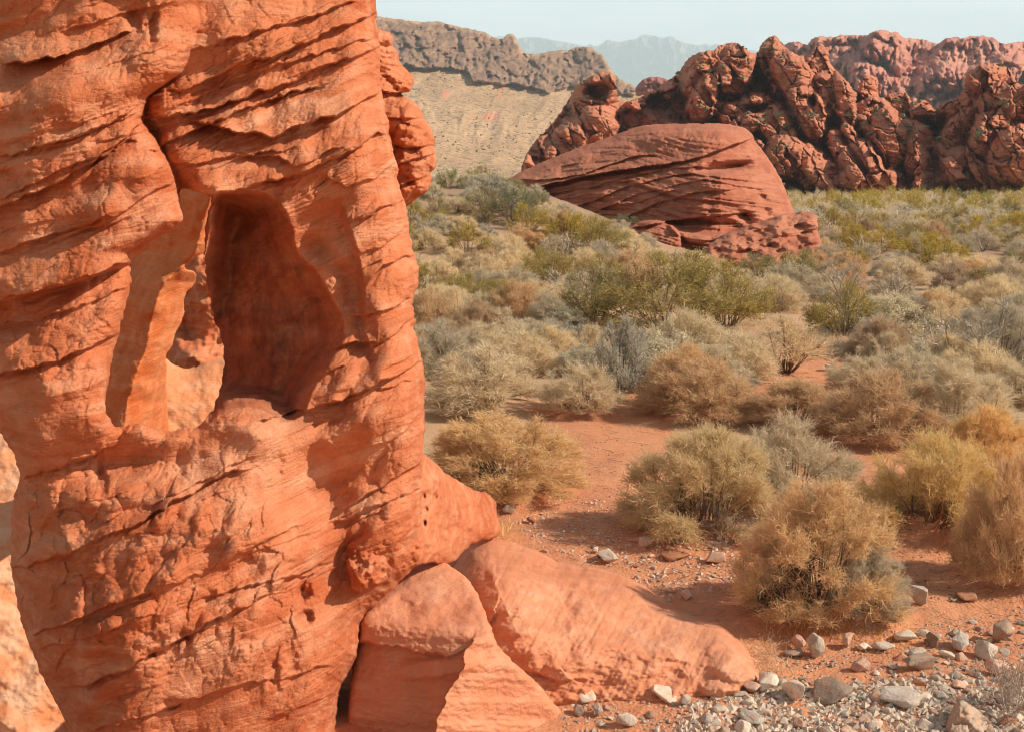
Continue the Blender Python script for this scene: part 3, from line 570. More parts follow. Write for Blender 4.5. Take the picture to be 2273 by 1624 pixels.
lw = relief('low_outcrop', lo, lo_depth, M_boul, step=1.8, R_out=30, E_out=1.0, thick=3, R_back=40, rough=(2.2, 16.0), seed=22)
tag(lw, 'low crumbling red rock outcrop in front of the whaleback boulder at its right', 'rock outcrop')

def blobs(u, v, base, lst, p=2.4, wob=5.0, seed=1, sc=28.0):
    D = base; wu = u + wob * fbm(u / sc, v / sc, 0, 3, seed); wv = v + wob * fbm(u / sc, v / sc, 4.4, 3, seed + 1); idm = np.zeros(u.shape)
    for k, (cu, cv, ru, rv, a, off, amp) in enumerate(lst):
        a = R(a); c, s = math.cos(a), math.sin(a); du, dv = wu - cu, wv - cv
        q = ((np.abs(du * c + dv * s) / ru) ** p + (np.abs(-du * s + dv * c) / rv) ** p) ** (1 / p)
        tr_ = random.Random(k * 7 + seed); d = off - amp * np.clip(1 - q ** 4.5, 0, 1) ** .6 + amp * (tr_.uniform(-.15, .55) * (du * c + dv * s) / ru + tr_.uniform(-.6, .1) * (-du * s + dv * c) / rv) * .8 + np.where(q > 1, 60 * (q - 1), 0)
        idm = np.where(d < D, k + 1, idm); D = np.minimum(D, d)
    return D, idm
hill = r4([(548, 590), (556, 560), (572, 520), (600, 478), (642, 440), (682, 392), (716, 335), (738, 296), (760, 275), (792, 262), (815, 250), (845, 246), (868, 252), (866, 262), (878, 290), (880, 342), (900, 350), (958, 335), (1010, 308), (1050, 278), (1088, 255), (1100, 232), (1112, 212), (1136, 188), (1180, 174), (1212, 172), (1230, 156), (1276, 142), (1300, 152), (1318, 168), (1338, 182), (1352, 182), (1366, 176), (1372, 150), (1398, 126), (1424, 120), (1440, 140), (1448, 158), (1478, 178), (1510, 192), (1536, 188), (1552, 166), (1586, 152), (1606, 168), (1604, 200), (1612, 226), (1640, 250), (1672, 285), (1696, 318), (1702, 318), (1708, 290), (1726, 262), (1750, 256), (1768, 262), (1774, 290), (1772, 332), (1792, 336), (1806, 322), (1838, 314), (1864, 310), (1880, 330), (1888, 352), (1912, 342), (1934, 340), (1954, 356), (1966, 382), (2002, 356), (2040, 338), (2068, 306), (2074, 256), (2096, 232), (2120, 220), (2172, 214), (2210, 222), (2232, 246), (2250, 292), (2300, 286), (2420, 250), (2600, 330), (2700, 700), (540, 700)])
rng = random.Random(5)
HB = []
def hb(X, Y, w, h, a, off, amp): HB.append((800.4 + X * .6479, Y * .6479, w * .6479, h * .6479, a, off, amp))
hb(800, 330, 62, 100, 22, 196, 8); hb(835, 280, 60, 48, 0, 193, 7); hb(700, 500, 110, 62, -45, 188, 8); hb(810, 420, 62, 62, -10, 188, 7); hb(650, 560, 110, 60, -35, 185, 7)
for (X, Y, w, h, a, off, amp) in [
  (1200, 235, 70, 130, 28, 214, 12), (1270, 260, 62, 140, 24, 210, 12), (1180, 330, 52, 90, 20, 204, 9), (1290, 180, 70, 46, -22, 218, 8), (1240, 320, 66, 76, 20, 205, 8),
  (1405, 150, 46, 38, 10, 226, 8), (1430, 210, 74, 60, 40, 218, 10), (1480, 280, 76, 110, -28, 208, 12), (1530, 380, 60, 120, -22, 200, 11), (1580, 190, 46, 44, -10, 216, 8), (1570, 250, 62, 70, -10, 212, 9),
  (1600, 320, 40, 80, -10, 203, 8), (1660, 350, 40, 100, -12, 200, 9), (1560, 400, 40, 80, 0, 194, 7), (1630, 420, 46, 60, -15, 198, 7),
  (1310, 380, 80, 46, -15, 200, 7), (1340, 420, 90, 40, -20, 196, 7), (1420, 420, 60, 60, 20, 196, 7), (1450, 480, 60, 50, 0, 193, 6),
  (1510, 560, 120, 70, 32, 185, 8), (1600, 610, 110, 52, 40, 180, 7), (1660, 500, 52, 80, -15, 189, 8), (1710, 570, 70, 90, -32, 182, 9), (1690, 620, 60, 50, 0, 178, 6),
  (1740, 300, 42, 56, 5, 212, 7), (1770, 420, 70, 90, -30, 200, 9), (1820, 480, 60, 110, -22, 192, 10), (1880, 470, 62, 60, 0, 194, 8), (1910, 520, 52, 90, 5, 188, 9), (1850, 350, 60, 48, 10, 208, 7), (1925, 380, 46, 50, 0, 204, 7),
  (2000, 400, 70, 60, 10, 214, 8), (2150, 262, 86, 54, -6, 196, 12), (2100, 340, 120, 70, -25, 200, 10), (2230, 350, 120, 80, -10, 190, 12), (2060, 480, 70, 110, 30, 196, 11), (2180, 470, 90, 100, 25, 188, 12), (2260, 540, 120, 110, 20, 180, 12), (2100, 590, 120, 80, 20, 184, 9), (2000, 560, 70, 70, 20, 190, 8), (1960, 620, 60, 40, 0, 182, 6), (1780, 620, 60, 36, 0, 180, 5)]:
    hb(X, Y, w, h, a, off, amp)
for _ in range(90):
    X = rng.uniform(870, 2300); Y = rng.uniform(300, 650)
    if X < 1100 and Y > 430: continue
    hb(X, Y, rng.uniform(9, 26), rng.uniform(9, 24), rng.uniform(-60, 60), 226 - (Y - 150) * .088 - rng.uniform(1, 6), rng.uniform(2, 4.5))
def hill_depth(u, v, so_, sh):
    base = 236 - (v - 100) * .165 + 5 * fbm(u / 70.0, v / 50.0, 0, 4, 41) + .7 * fbm(u / 14.0, v / 10.0, 0, 2, 42)
    base = base - 18 * sstep(1290, 1200, u)
    D, idm = blobs(u, v, base, HB, 2.6, 6, 43, 24.0)
    s = v - .12 * u + 14 * noise(u / 60.0, v / 60.0, .5, 46) + idm * 9.7
    on = (idm > 0) * 1.0
    f1, f2, c = cells(u / 20.0 + idm, s / 14.0, 48); D = D + on * .8 * sstep(.10, 0, f2 - f1) * sstep(.3, .6, noise(u / 40.0, v / 40.0, .5, 49) + .4)
    D = D + (.24 * on + .08) * (noise(s / 6.0, u / 150.0, .5, 44) + .7 * noise(s / 3.0, u / 90.0, 1.5, 45)) - .9 * fbm(u / 40.0, v / 36.0, 0, 2, 47)
    cu, cv = u + 8 * fbm(u / 30., v / 30., 0, 2, 53), v + 8 * fbm(u / 30., v / 30., 2, 2, 54); rx, ry = cu * .88 - cv * .47, cu * .47 + cv * .88
    k1, k2, kc = cells(rx / 25.0, ry / 75.0, 55); D = D + 6.0 * (kc - .5) + 1.2 * sstep(.08, 0, k2 - k1); k1, k2, kc = cells(cu / 26.0, (cv - .25 * cu) / 11.0, 56); D = D + .9 * (kc - .5)
    D = D - .10 * fbm(u / 6.0, v / 6.0, 0, 2, 51) + .5 * np.abs(fbm(u / 50.0, s / 14.0, 0, 2, 52))
    tu = gauss(u, v, 800.4 + 812 * .648, 312 * .648, 34, 22, -.25); D = D + 6.5 * sstep(.3, .8, tu)
    for (X, Y, w, h) in ((1622, 420, 26, 26), (1352, 372, 34, 16), (1260, 335, 40, 14), (1548, 345, 14, 22), (1230, 300, 6, 40), (880, 400, 10, 14)): D = D + 8 * np.exp(-(((u - 800.4 - X * .6479) / (w * .65)) ** 2 + ((v - Y * .6479) / (h * .65)) ** 2) ** 2)
    g1 = np.interp(v, [110, 170, 240, 330], [1690, 1712, 1752, 1792]); D = D + 5 * np.exp(-((u - g1) / 7.0) ** 2) * sstep(100, 140, v) * (1 - sstep(310, 340, v))
    g2 = np.interp(v, [230, 320, 410], [1838, 1880, 1940]); D = D + 5 * np.exp(-((u - g2) / 7.0) ** 2) * sstep(220, 250, v) * (1 - sstep(390, 420, v))
    g3 = 2064 + 10 * fbm(v / 40.0, .5, 0, 2, 50); D = D + 6 * np.exp(-((u - g3) / 16.0) ** 2) * sstep(240, 270, v)
    return D
hl = relief('red_rock_ridge', hill, hill_depth, M_dark, step=1.6, R_out=12, E_out=2.5, thick=26, R_back=120, rough=(2.4, 9.0), seed=24)
tag(hl, 'dark red jagged sandstone ridge of leaning boulders behind the whaleback boulder', 'rock ridge')

# pale pink massif at the far right
pk = r4([(1380, 190), (1440, 160), (1462, 146), (1500, 142), (1530, 158), (1542, 138), (1552, 128), (1586, 124), (1620, 128), (1648, 120), (1700, 121), (1735, 122), (1752, 108), (1784, 101), (1806, 104), (1820, 112), (1836, 108), (1846, 116), (1856, 130), (1944, 136), (1980, 152), (1992, 140), (2014, 130), (2050, 126), (2068, 134), (2078, 126), (2100, 122), (2120, 126), (2136, 118), (2150, 130), (2168, 126), (2186, 144), (2220, 150), (2252, 142), (2300, 138), (2440, 120), (2700, 200), (2700, 560), (1380, 560)])
def pk_depth(u, v, so_, sh):
    D = 760 - (v - 70) * 1.05 + 26 * fbm(u / 60.0, v / 46.0, 0, 4, 61)
    lst = [(1965, 100, 46, 50, 25, 690, 46), (1985, 118, 30, 52, -15, 672, 34), (1850, 100, 60, 34, 0, 715, 34), (2130, 110, 46, 40, -10, 700, 30), (2180, 130, 60, 44, -20, 690, 34), (2080, 190, 70, 44, -35, 640, 36), (2190, 190, 60, 40, -30, 620, 36), (1950, 190, 70, 40, 30, 640, 36), (2240, 150, 40, 40, 0, 660, 30)]
    D, idm = blobs(u, v, D, lst, 2.2, 8, 62, 26.0)
    f1, f2, c = cells(u / 13.0, v / 10.0, 63); D = D - 4 * np.clip(1 - f1 ** 2 * 1.5, 0, 1) * c * sstep(100, 150, v)
    return D - 6 * fbm(u / 22.0, v / 18.0, 0, 3, 64) + 12 * np.clip(1 - np.abs(fbm(u / 36.0, v / 60.0, 0, 3, 65)) * 3, 0, 1) 
pm = relief('pink_massif', pk, pk_depth, M_far, step=1.8, R_out=8, E_out=8, thick=120, R_back=120, rough=(2.0, 9.0), seed=26)
tag(pm, 'distant pink sandstone massif rising behind the dark ridge at the right', 'rock massif')
sr_ = r4([(930, 330), (952, 284), (975, 268), (1005, 262), (1035, 266), (1062, 278), (1120, 330)])
sm = relief('small_red_knoll', sr_, lambda u, v, a, b: 560 - 6 * fbm(u / 14., v / 14., 0, 3, 5), rock_mat('knoll_rock', (.36, .12, .09), (.30, .09, .07), (.48, .22, .16), (.15, .07, .05), 20), step=1.8, R_out=14, E_out=14, thick=60, R_back=60, rough=(1.2, 10.0), seed=27)
tag(sm, 'small dark red knoll between the dark ridge and the blue mountains', 'hill')

# tan hillside under a brown cliff band
m = NT('tan_scree'); c = m.coord(); big = m.noise(c, .012, 6, .6); n2 = m.noise(c, .06, 5, .6); v1 = m.noise(c, .34, 3, .6); v2 = m.noise(c, .15, 4, .7)
col = m.mix(m.rng(big, .38, .62), (.56, .35, .20), (.45, .275, .155)); col = m.mix(m.rng(n2, .5, .7, 0, .5), col, (.60, .42, .25))
sp = m.math('MULTIPLY', m.rng(v1, .54, .60), m.rng(m.noise(c, .03, 4), .3, .5, .4, 1)); col = m.mix(m.math('MULTIPLY', sp, .8), col, (.17, .145, .09))
col = m.mix(m.math('MULTIPLY', m.rng(v2, .56, .64), .6), col, (.15, .12, .08))
col = m.mix(m.attr('red'), col, (.62, .25, .15), fi=0)
cl = m.mix(m.rng(m.noise(c, .07, 6, .65), .38, .62), (.29, .17, .11), (.17, .10, .07)); col = m.mix(m.attr('cliff'), col, cl, fi=0)
M_tan = m.done(col, m.bump(m.noise(c, .5, 4, .7), 1.5, .6))
tn = [(-500, 90), (-300, 40), (0, 10), (300, 26), (560, -10), (700, 6)] + r4([(60, 56), (96, 62), (130, 66), (200, 74), (240, 76), (266, 72), (292, 82), (330, 88), (352, 96), (376, 98), (402, 104), (430, 112), (452, 128), (486, 136), (496, 122), (512, 114), (526, 118), (534, 140), (548, 158), (560, 184), (588, 184), (614, 186), (640, 176), (680, 172), (718, 172), (740, 160), (772, 160), (798, 164), (806, 176), (826, 184), (842, 208), (856, 240), (880, 264), (920, 288), (962, 306), (1000, 326), (1060, 350), (1180, 400), (1400, 470), (1500, 640), (1500, 720)]) + [(-500, 460)]
def band_line(u): return np.interp(u, [-500, 0, 600, 840, 884, 900, 920, 1000, 1040, 1050, 1085, 1160, 1215, 1280, 1340, 1380], [170, 120, 110, 130, 150, 140, 152, 150, 162, 182, 184, 190, 206, 190, 176, 210])
def tan_depth(u, v, so_, sh):
    bl_ = band_line(u) + 4 * fbm(u / 20., .5, 0, 3, 72); up = 1 - sstep(-3, 3, v - bl_)
    base = np.interp(v, [-60, 60, 150, 200, 300, 376, 400, 430], [1100, 1010, 930, 860, 690, 560, 470, 380])
    D = base + 10 * fbm(u / 120.0, v / 60.0, 0, 4, 71) + .25 * (u - 1100)
    gul = np.abs(fbm((u + .3 * v + 30 * noise(u / 80., v / 60., .5, 69)) / 46.0, v / 120.0, 0, 4, 73)); D = D - 7 * gul * sstep(-.3, .4, noise(u / 50., v / 50., .5, 79)) * (1 - up)
    f1, f2, cc = cells(u / 42.0 + .7 * fbm(u / 20, v / 20, 0, 2, 70), v / 60.0, 74); cliff = 24 * np.clip(1 - (f1 / .9) ** 2, 0, 1) * (.5 + .7 * cc) + 9 * fbm(u / 34.0, v / 22.0, 0, 3, 75)
    D = D - up * (7 + cliff) + up * .35 * (bl_ - v) + 9 * up * np.abs(noise((v + .1 * u) / 12.0, u / 90.0, .5, 76))
    return D - .6 * fbm(u / 10.0, v / 8.0, 0, 2, 77) * (1 - up)
def tan_attr(u, v, so_, sh):
    n = fbm(u / 16., v / 12., 0, 3, 78)
    red = sstep(.5, .8, gauss(u, v, 1090, 258, 26, 12, -.2) + .35 * n) + sstep(.5, .8, gauss(u, v, 990, 210, 10, 16) + .3 * n) + sstep(.5, .8, gauss(u, v, 1108, 208, 5, 16, .4) + .3 * n) + sstep(.5, .8, gauss(u, v, 1050, 262, 12, 5) + .3 * n) + sstep(.55, .8, gauss(u, v, 1420, 205, 30, 10) + .3 * n)
    up = 1 - sstep(-6, 6, v - band_line(u) - 3 * n); top = sstep(3, 10, so_) 
    return {'red': np.clip(red, 0, 1), 'cliff': np.clip(up * (.35 + .65 * top) * (.75 + .5 * sstep(-.3, .2, n)), 0, 1)}
tr = relief('tan_hillside', tn, tan_depth, M_tan, step=2.0, R_out=8, E_out=10, thick=200, R_back=100, rough=(1.6, 9.0), seed=28, attrs=tan_attr)
tag(tr, 'tan scrub-dotted hillside under a brown cliff band', kind='structure')

# faint blue mountains
bm_ = [(100, 96), (400, 70), (700, 80), (1000, 84)] + r4([(380, 140), (440, 128), (480, 124), (500, 126), (520, 134), (545, 128), (590, 127), (612, 126), (640, 134), (690, 142), (740, 152), (772, 158), (786, 148), (800, 160), (830, 150), (838, 138), (850, 136), (866, 142), (890, 144), (915, 136), (940, 136), (956, 124), (975, 119), (1000, 120), (1020, 126), (1044, 128), (1064, 122), (1080, 132), (1096, 142), (1130, 150), (1160, 154), (1186, 148), (1200, 154), (1224, 150), (1250, 160), (1320, 170), (1500, 190), (1800, 200), (1800, 620), (-1070, 620)])
def mt_depth(u, v, so_, sh):
    rid = np.abs(fbm(u / 40.0, v / 70.0, 0, 5, 81)); return 12500 - (v - 80) * 5.2 + 1800 * rid + 1.8 * (u - 1400) - 700 * gauss(u, v, 1460, 120, 90, 60)
m = NT('mountain_rock'); c = m.coord(); n_ = m.noise(c, .004, 6, .6); M_mt = m.done(m.mix(m.rng(n_, .4, .6), (.30, .25, .22), (.20, .17, .15)))
mt = relief('mountain_range', bm_, mt_depth, M_mt, step=2.2, R_out=8, E_out=300, thick=2500, R_back=120, rough=(1.5, 9.0), seed=30)
tag(mt, 'pale blue jagged mountain range on the horizon', kind='structure')
# scrub dotted over the hillside and the ridge, too small and many to count
def dots(name, src, n, umin, keep, size, mat, label, sd_):
    rg_ = np.random.default_rng(sd_); co = np.empty(len(src.data.vertices) * 3, np.float32); src.data.vertices.foreach_get('co', co); co = co.reshape(-1, 3) + np.array(src.location)
    co = co[keep(co, src)]; pk_ = co[rg_.integers(0, len(co), n)] + rg_.normal(0, .15, (n, 3))
    b = np.array([(1, .2, .2), (-.9, .4, .1), (.1, .8, .2), (.2, -.85, .1), (.1, .1, .8), (-.2, 0, -.4)]); fc = np.array([(0, 2, 4), (2, 1, 4), (1, 3, 4), (3, 0, 4), (2, 0, 5), (1, 2, 5), (3, 1, 5), (0, 3, 5)])
    V = pk_[:, None] + (b[None] + rg_.normal(0, .22, (n, 6, 3))) * (size[0] + (size[1] - size[0]) * rg_.random(n) ** 2)[:, None, None]; F = (fc[None] + (np.arange(n) * 6)[:, None, None]).reshape(-1, 3)
    tag(mesh_obj(name, V.reshape(-1, 3), F, mat, smooth=False), label, kind='stuff')
def keep_tan(co, src):
    cl_ = np.empty(len(src.data.vertices), np.float32); src.data.attributes['cliff'].data.foreach_get('value', cl_); k = np.arange(len(co)); return (cl_ < .3) & (k < len(co) * .5) & (co[:, 2] > 0) & (fbm(co[:, 0] / 60., co[:, 2] / 30., .5, 3, 7) > -.15)
m = NT('far_scrub'); M_scr = m.done(m.mix(m.noise(m.coord(), .1), (.28, .21, .12), (.38, .29, .17)))
dots('hillside_scrub', tr, 2600, 0, keep_tan, (.35, 1.1), M_scr, 'dark scrub dotted over the tan hillside', 3)
m = NT('ridge_scrub'); M_scr2 = m.done(m.mix(m.noise(m.coord(), .3), (.16, .15, .08), (.24, .21, .12)))
dots('ridge_scrub', hl, 420, 0, lambda co, s_: (np.arange(len(co)) < len(co) * .5) & (co[:, 2] > .5) & (noise(co[:, 0] / 9., co[:, 2] / 5., .5, 5) > .12), (.25, .8), M_scr2, 'green scrub lodged between the rocks of the dark ridge', 4)
# strip of road
rx = np.linspace(15, 90, 40); ry = np.full(40, 96.0) + .12 * (rx - 40)
rz = np.array([ground_z(rx, ry + k).max() for k in (-3.5, 3.5)]).max() + .12
vv = np.concatenate([np.stack([rx, ry - 3.6, rx * 0 + rz], 1), np.stack([rx, ry + 3.6, rx * 0 + rz], 1)]); i_ = np.arange(39)
m = NT('asphalt'); M_asp = m.done(m.mix(m.noise(m.coord(), 3), (.16, .155, .15), (.22, .21, .20)))
rd = mesh_obj('road', vv, np.stack([i_, i_ + 1, i_ + 41, i_ + 40], 1), M_asp); tag(rd, 'narrow grey road crossing the plain beyond the boulder', kind='structure')
# ------------------------------------------------------------------ shrubs
def plant_mat(name, cols, trans=.34, var=.35):
    m = NT(name); oi = m.n('ShaderNodeObjectInfo'); g = m.n('ShaderNodeNewGeometry'); c = m.n('ShaderNodeTexCoord')
    n = m.n('ShaderNodeTexNoise'); n.inputs['Scale'].default_value = 5; n.inputs['Detail'].default_value = 4; m.l(c, n, 3, 0)
    r = m.rng(g, 0, 1, 0, 1, i=g.outputs.keys().index('Random Per Island'))
    col = m.mix(r, cols[0], cols[1]); col = m.mix(m.rng(n, .35, .65), col, m.mix(r, cols[2], cols[1]))
    hsv = m.n('ShaderNodeHueSaturation'); m.l(m.rng(oi, 0, 1, 1 - var, 1 + var * .6, i=5), hsv, 0, 2); m.l(m.rng(oi, 0, 1, .8, 1.1, i=5), hsv, 0, 1); m.l(col, hsv, 0, 4)
    m.l(hsv, m.b, 0, 0); m.b.inputs['Specular IOR Level'].default_value = .04; m.b.inputs['Roughness'].default_value = .8
    t = m.n('ShaderNodeBsdfTranslucent'); m.l(hsv, t, 0, 0); x = m.n('ShaderNodeMixShader'); x.inputs[0].default_value = trans
    m.l(m.b, x, 0, 1); m.l(t, x, 0, 2); m.l(x, m.out, 0, 0); return m.m
PM = {
 'gold': plant_mat('golden_twigs', [(.84, .50, .16), (.95, .68, .33), (.68, .37, .11)], var=.12),
 'olive': plant_mat('olive_straw_twigs', [(.70, .50, .23), (.86, .68, .38), (.55, .38, .16)], var=.15),
 'straw': plant_mat('straw_twigs', [(.72, .56, .34), (.90, .75, .52), (.58, .43, .24)], var=.25),
 'bright': plant_mat('bright_straw_twigs', [(0.66, 0.486, 0.294), (0.82, 0.66, 0.451), (0.52, 0.369, 0.196)], var=.15),
 'brown': plant_mat('brown_twigs', [(.62, .40, .22), (.80, .58, .35), (.46, .28, .15)], var=.2),
 'grey': plant_mat('grey_green_leaves', [(.62, .53, .36), (.80, .70, .51), (.47, .39, .26)], var=.25),
 'creosote': plant_mat('olive_leaves', [(.44, .31, .065), (.62, .46, .13), (.29, .22, .05)], var=.3),
 'green': plant_mat('dusty_green_leaves', [(0.34, 0.311, 0.147), (0.48, 0.427, 0.225), (0.24, 0.233, 0.108)], var=.3),
 'bare': plant_mat('pale_bare_twigs', [(0.5, 0.389, 0.265), (0.66, 0.544, 0.412), (0.36, 0.262, 0.167)], .05, var=.1),
 'dead': plant_mat('grey_dead_twigs', [(0.36, 0.292, 0.235), (0.52, 0.438, 0.363), (0.2, 0.156, 0.118)], .05, var=.1)}
M_stem = plant_mat('woody_stems', [(.19, .12, .07), (.30, .20, .12), (.12, .08, .05)], 0.0)
M_stemg = plant_mat('grey_woody_stems', [(0.3, 0.243, 0.196), (0.46, 0.389, 0.323), (0.18, 0.136, 0.108)], 0.0)
def unit(a): return a / np.maximum(np.linalg.norm(a, axis=-1, keepdims=True), 1e-9)
def tubes(Pts, r0, r1, sides=3, rg=None):
    """Pts (n, k, 3) polylines -> tapered tubes"""
    n, k, _ = Pts.shape; T = np.zeros_like(Pts); T[:, :-1] += Pts[:, 1:] - Pts[:, :-1]; T[:, 1:] += Pts[:, 1:] - Pts[:, :-1]; T = unit(T)
    ref = unit(rg.normal(size=(n, 1, 3))); a = unit(np.cross(T, ref)); b = np.cross(T, a)
    rad = (np.asarray(r0).reshape(-1, 1) * (1 - np.linspace(0, 1, k)) + np.asarray(r1).reshape(-1, 1) * np.linspace(0, 1, k)) * np.ones((n, 1)); th = np.arange(sides) * 2 * math.pi / sides
    V = Pts[:, :, None] + rad[:, :, None, None] * (a[:, :, None] * np.cos(th)[:, None] + b[:, :, None] * np.sin(th)[:, None])
    i = np.arange(n * k * sides).reshape(n, k, sides); j = np.roll(i, -1, 2)
    F = np.stack([i[:, :-1], j[:, :-1], j[:, 1:], i[:, 1:]], -1).reshape(-1, 4); return V.reshape(-1, 3), F
def ribbons(Pts, w, rg):
    n, k, _ = Pts.shape; d = unit(Pts[:, -1:] - Pts[:, :1]); a = unit(np.cross(d, unit(rg.normal(size=(n, 1, 3)))))
    ww = np.asarray(w).reshape(-1, 1, 1) * np.linspace(1, .35, k)[None, :, None] * .5
    V = np.stack([Pts - a * ww, Pts + a * ww], 2); i = np.arange(n * k * 2).reshape(n, k, 2)
    F = np.stack([i[:, :-1, 0], i[:, :-1, 1], i[:, 1:, 1], i[:, 1:, 0]], -1).reshape(-1, 4); return V.reshape(-1, 3), F
def merge(parts):
    vs, fs, o = [], [], 0
    for v, f in parts: vs.append(v); fs.append(f + o); o += len(v)
    return np.concatenate(vs), np.concatenate(fs)
SPEC = dict(  # stems, subs, twigs, height/width, elev range, twig length, twig width, leaf size, leaves, stem radius, spread of base, shell start
 gold=dict(ns=70, nb=22, nt=22, hw=.78, el=(2, 88), tl=.075, tw=.0030, lf=.0042, nl=2, sr=.007, base=.16, s0=.42),
 olive=dict(ns=62, nb=20, nt=20, hw=.66, el=(2, 88), tl=.085, tw=.0030, lf=.0045, nl=2, sr=.006, base=.2, s0=.38),
 straw=dict(ns=56, nb=19, nt=18, hw=.68, el=(3, 88), tl=.09, tw=.0034, lf=.004, nl=1, sr=.006, base=.18, s0=.35),
 bright=dict(ns=34, nb=11, nt=12, hw=.72, el=(22, 86), tl=.10, tw=.0042, lf=.006, nl=1, sr=.007, base=.06, s0=.35),
 brown=dict(ns=58, nb=19, nt=18, hw=.6, el=(4, 86), tl=.09, tw=.0036, lf=.005, nl=1, sr=.007, base=.16, s0=.35),
 grey=dict(ns=48, nb=16, nt=15, hw=.58, el=(8, 88), tl=.08, tw=.0042, lf=.008, nl=2, sr=.007, base=.18, s0=.35),
 green=dict(ns=34, nb=12, nt=12, hw=.6, el=(12, 88), tl=.08, tw=.0042, lf=.009, nl=3, sr=.007, base=.15, s0=.4),
 creosote=dict(ns=34, nb=11, nt=11, hw=.6, el=(12, 86), tl=.10, tw=.0034, lf=.0075, nl=3, sr=.0052, base=.09, s0=.36),
 bare=dict(ns=16, nb=9, nt=9, hw=.85, el=(20, 80), tl=.12, tw=.0045, lf=.004, nl=0, sr=.012, base=.04, s0=.3),
 dead=dict(ns=22, nb=8, nt=8, hw=.6, el=(5, 80), tl=.10, tw=.0045, lf=.004, nl=0, sr=.008, base=.12, s0=.2))
MESH_CACHE = {}
def shrub_meshes(kind, seed, lod):
    key = (kind, seed, lod)
    if key in MESH_CACHE: return MESH_CACHE[key]
    q = SPEC[kind]; rg = np.random.default_rng(seed * 17 + len(kind) * 101 + lod); den = (1.0, .62, .34)[lod]; fat = (1.0, 1.35, 2.0)[lod]
    ns, nb, nt = int(q['ns'] * (1, .9, .7)[lod]), int(q['nb'] * (1, .85, .75)[lod]), max(3, int(q['nt'] * (1, .8, .62)[lod]))
    az = rg.uniform(0, 2 * math.pi, ns); lo, hi = R(q['el'][0]), R(q['el'][1]); el = lo + (hi - lo) * rg.uniform(0, 1, ns) ** (1.5 if q['el'][0] < 15 else 1.0)
    d = np.stack([np.cos(el) * np.cos(az), np.cos(el) * np.sin(az), np.sin(el)], 1)
    ax = np.array([.5, .5, q['hw']]); shell = 1 / np.linalg.norm(d / ax, axis=1)
    lump = 1 + .16 * fbm(d[:, 0] * 2.2 + seed, d[:, 1] * 2.2, d[:, 2] * 2.2, 2, seed); L = shell * lump * rg.uniform(.8, 1.05, ns) * .93
    b0 = np.stack([np.cos(az), np.sin(az), az * 0], 1) * (q['base'] * rg.uniform(0, 1, ns))[:, None]; b0[:, 2] = -.03
    tip = d * L[:, None]; k = 6; t = np.linspace(0, 1, k)[None, :, None]
    bow = rg.normal(0, .05, (ns, 3)); bow[:, 2] += .04 if q['el'][0] > 15 else -.02 + .05
    S0 = b0[:, None] * (1 - t) + tip[:, None] * t + bow[:, None] * (4 * t * (1 - t)) + np.cumsum(rg.normal(0, .008, (ns, k, 3)), 1) * t
    sr = q['sr'] * fat ** .5
    stems = [tubes(S0, sr * rg.uniform(.6, 1.3, ns), sr * .25, (5, 4, 3)[lod], rg)]
    def along(Pp, tt):
        kk = Pp.shape[1] - 1; x = tt * kk; i = np.minimum(x.astype(int), kk - 1); f = (x - i)[:, None]; r_ = np.arange(len(Pp))
        return Pp[r_, i] * (1 - f) + Pp[r_, i + 1] * f, unit(Pp[r_, i + 1] - Pp[r_, i])
    si = np.repeat(np.arange(ns), nb); tt = rg.uniform(q['s0'], 1.0, len(si)) ** .8; p, dd = along(S0[si], np.clip(tt, 0, .999))
    out = unit(p / ax ** 2); bd = unit(dd * .7 + rg.normal(0, .55, dd.shape) + out * .35); bl_ = rg.uniform(.10, .22, len(si)) * (1.15 - .5 * tt)
    e = p + bd * bl_[:, None]; lim = np.linalg.norm(e / ax, axis=1); mx = 1.0 + .10 * fbm(e[:, 0] * 5 + seed, e[:, 1] * 5, e[:, 2] * 5, 2, seed + 3)
    e = e * np.minimum(1, mx / np.maximum(lim, 1e-6))[:, None]; e[:, 2] = np.maximum(e[:, 2], .012)
    t3 = np.linspace(0, 1, 3)[None, :, None]; S1 = p[:, None] * (1 - t3) + e[:, None] * t3 + rg.normal(0, .012, (len(si), 3, 3)) * (t3 * (1 - t3) * 4)
    S1t = tubes(S1, np.full(len(si), sr * .30), sr * .14, 3, rg)
    if kind in ('creosote', 'green', 'grey'): stems.append(S1t)
    bi = np.repeat(np.arange(len(si)), nt); tt = rg.uniform(.15, 1.0, len(bi)); p, dd = along(S1[bi], np.clip(tt, 0, .999))
    out = unit(p / ax ** 2); up = np.array([0, 0, .25]); td = unit(dd * .35 + rg.normal(0, .6, dd.shape) + out * .35 + up); tl = q['tl'] * rg.uniform(.45, 1.15, len(bi)) * (1, 1.1, 1.3)[lod]
    t3 = np.linspace(0, 1, 3)[None, :, None]; T = p[:, None] + td[:, None] * t3 * tl[:, None, None] + rg.normal(0, .006, (len(bi), 3, 3)) * (t3 * (1 - t3) * 4 + t3 * .6)
    T[:, :, 2] = np.maximum(T[:, :, 2], .004)
    fol = ([] if kind in ('creosote', 'green', 'grey') else [S1t]) + [ribbons(T, q['tw'] * fat * rg.uniform(.6, 1.4, len(bi)), rg)]
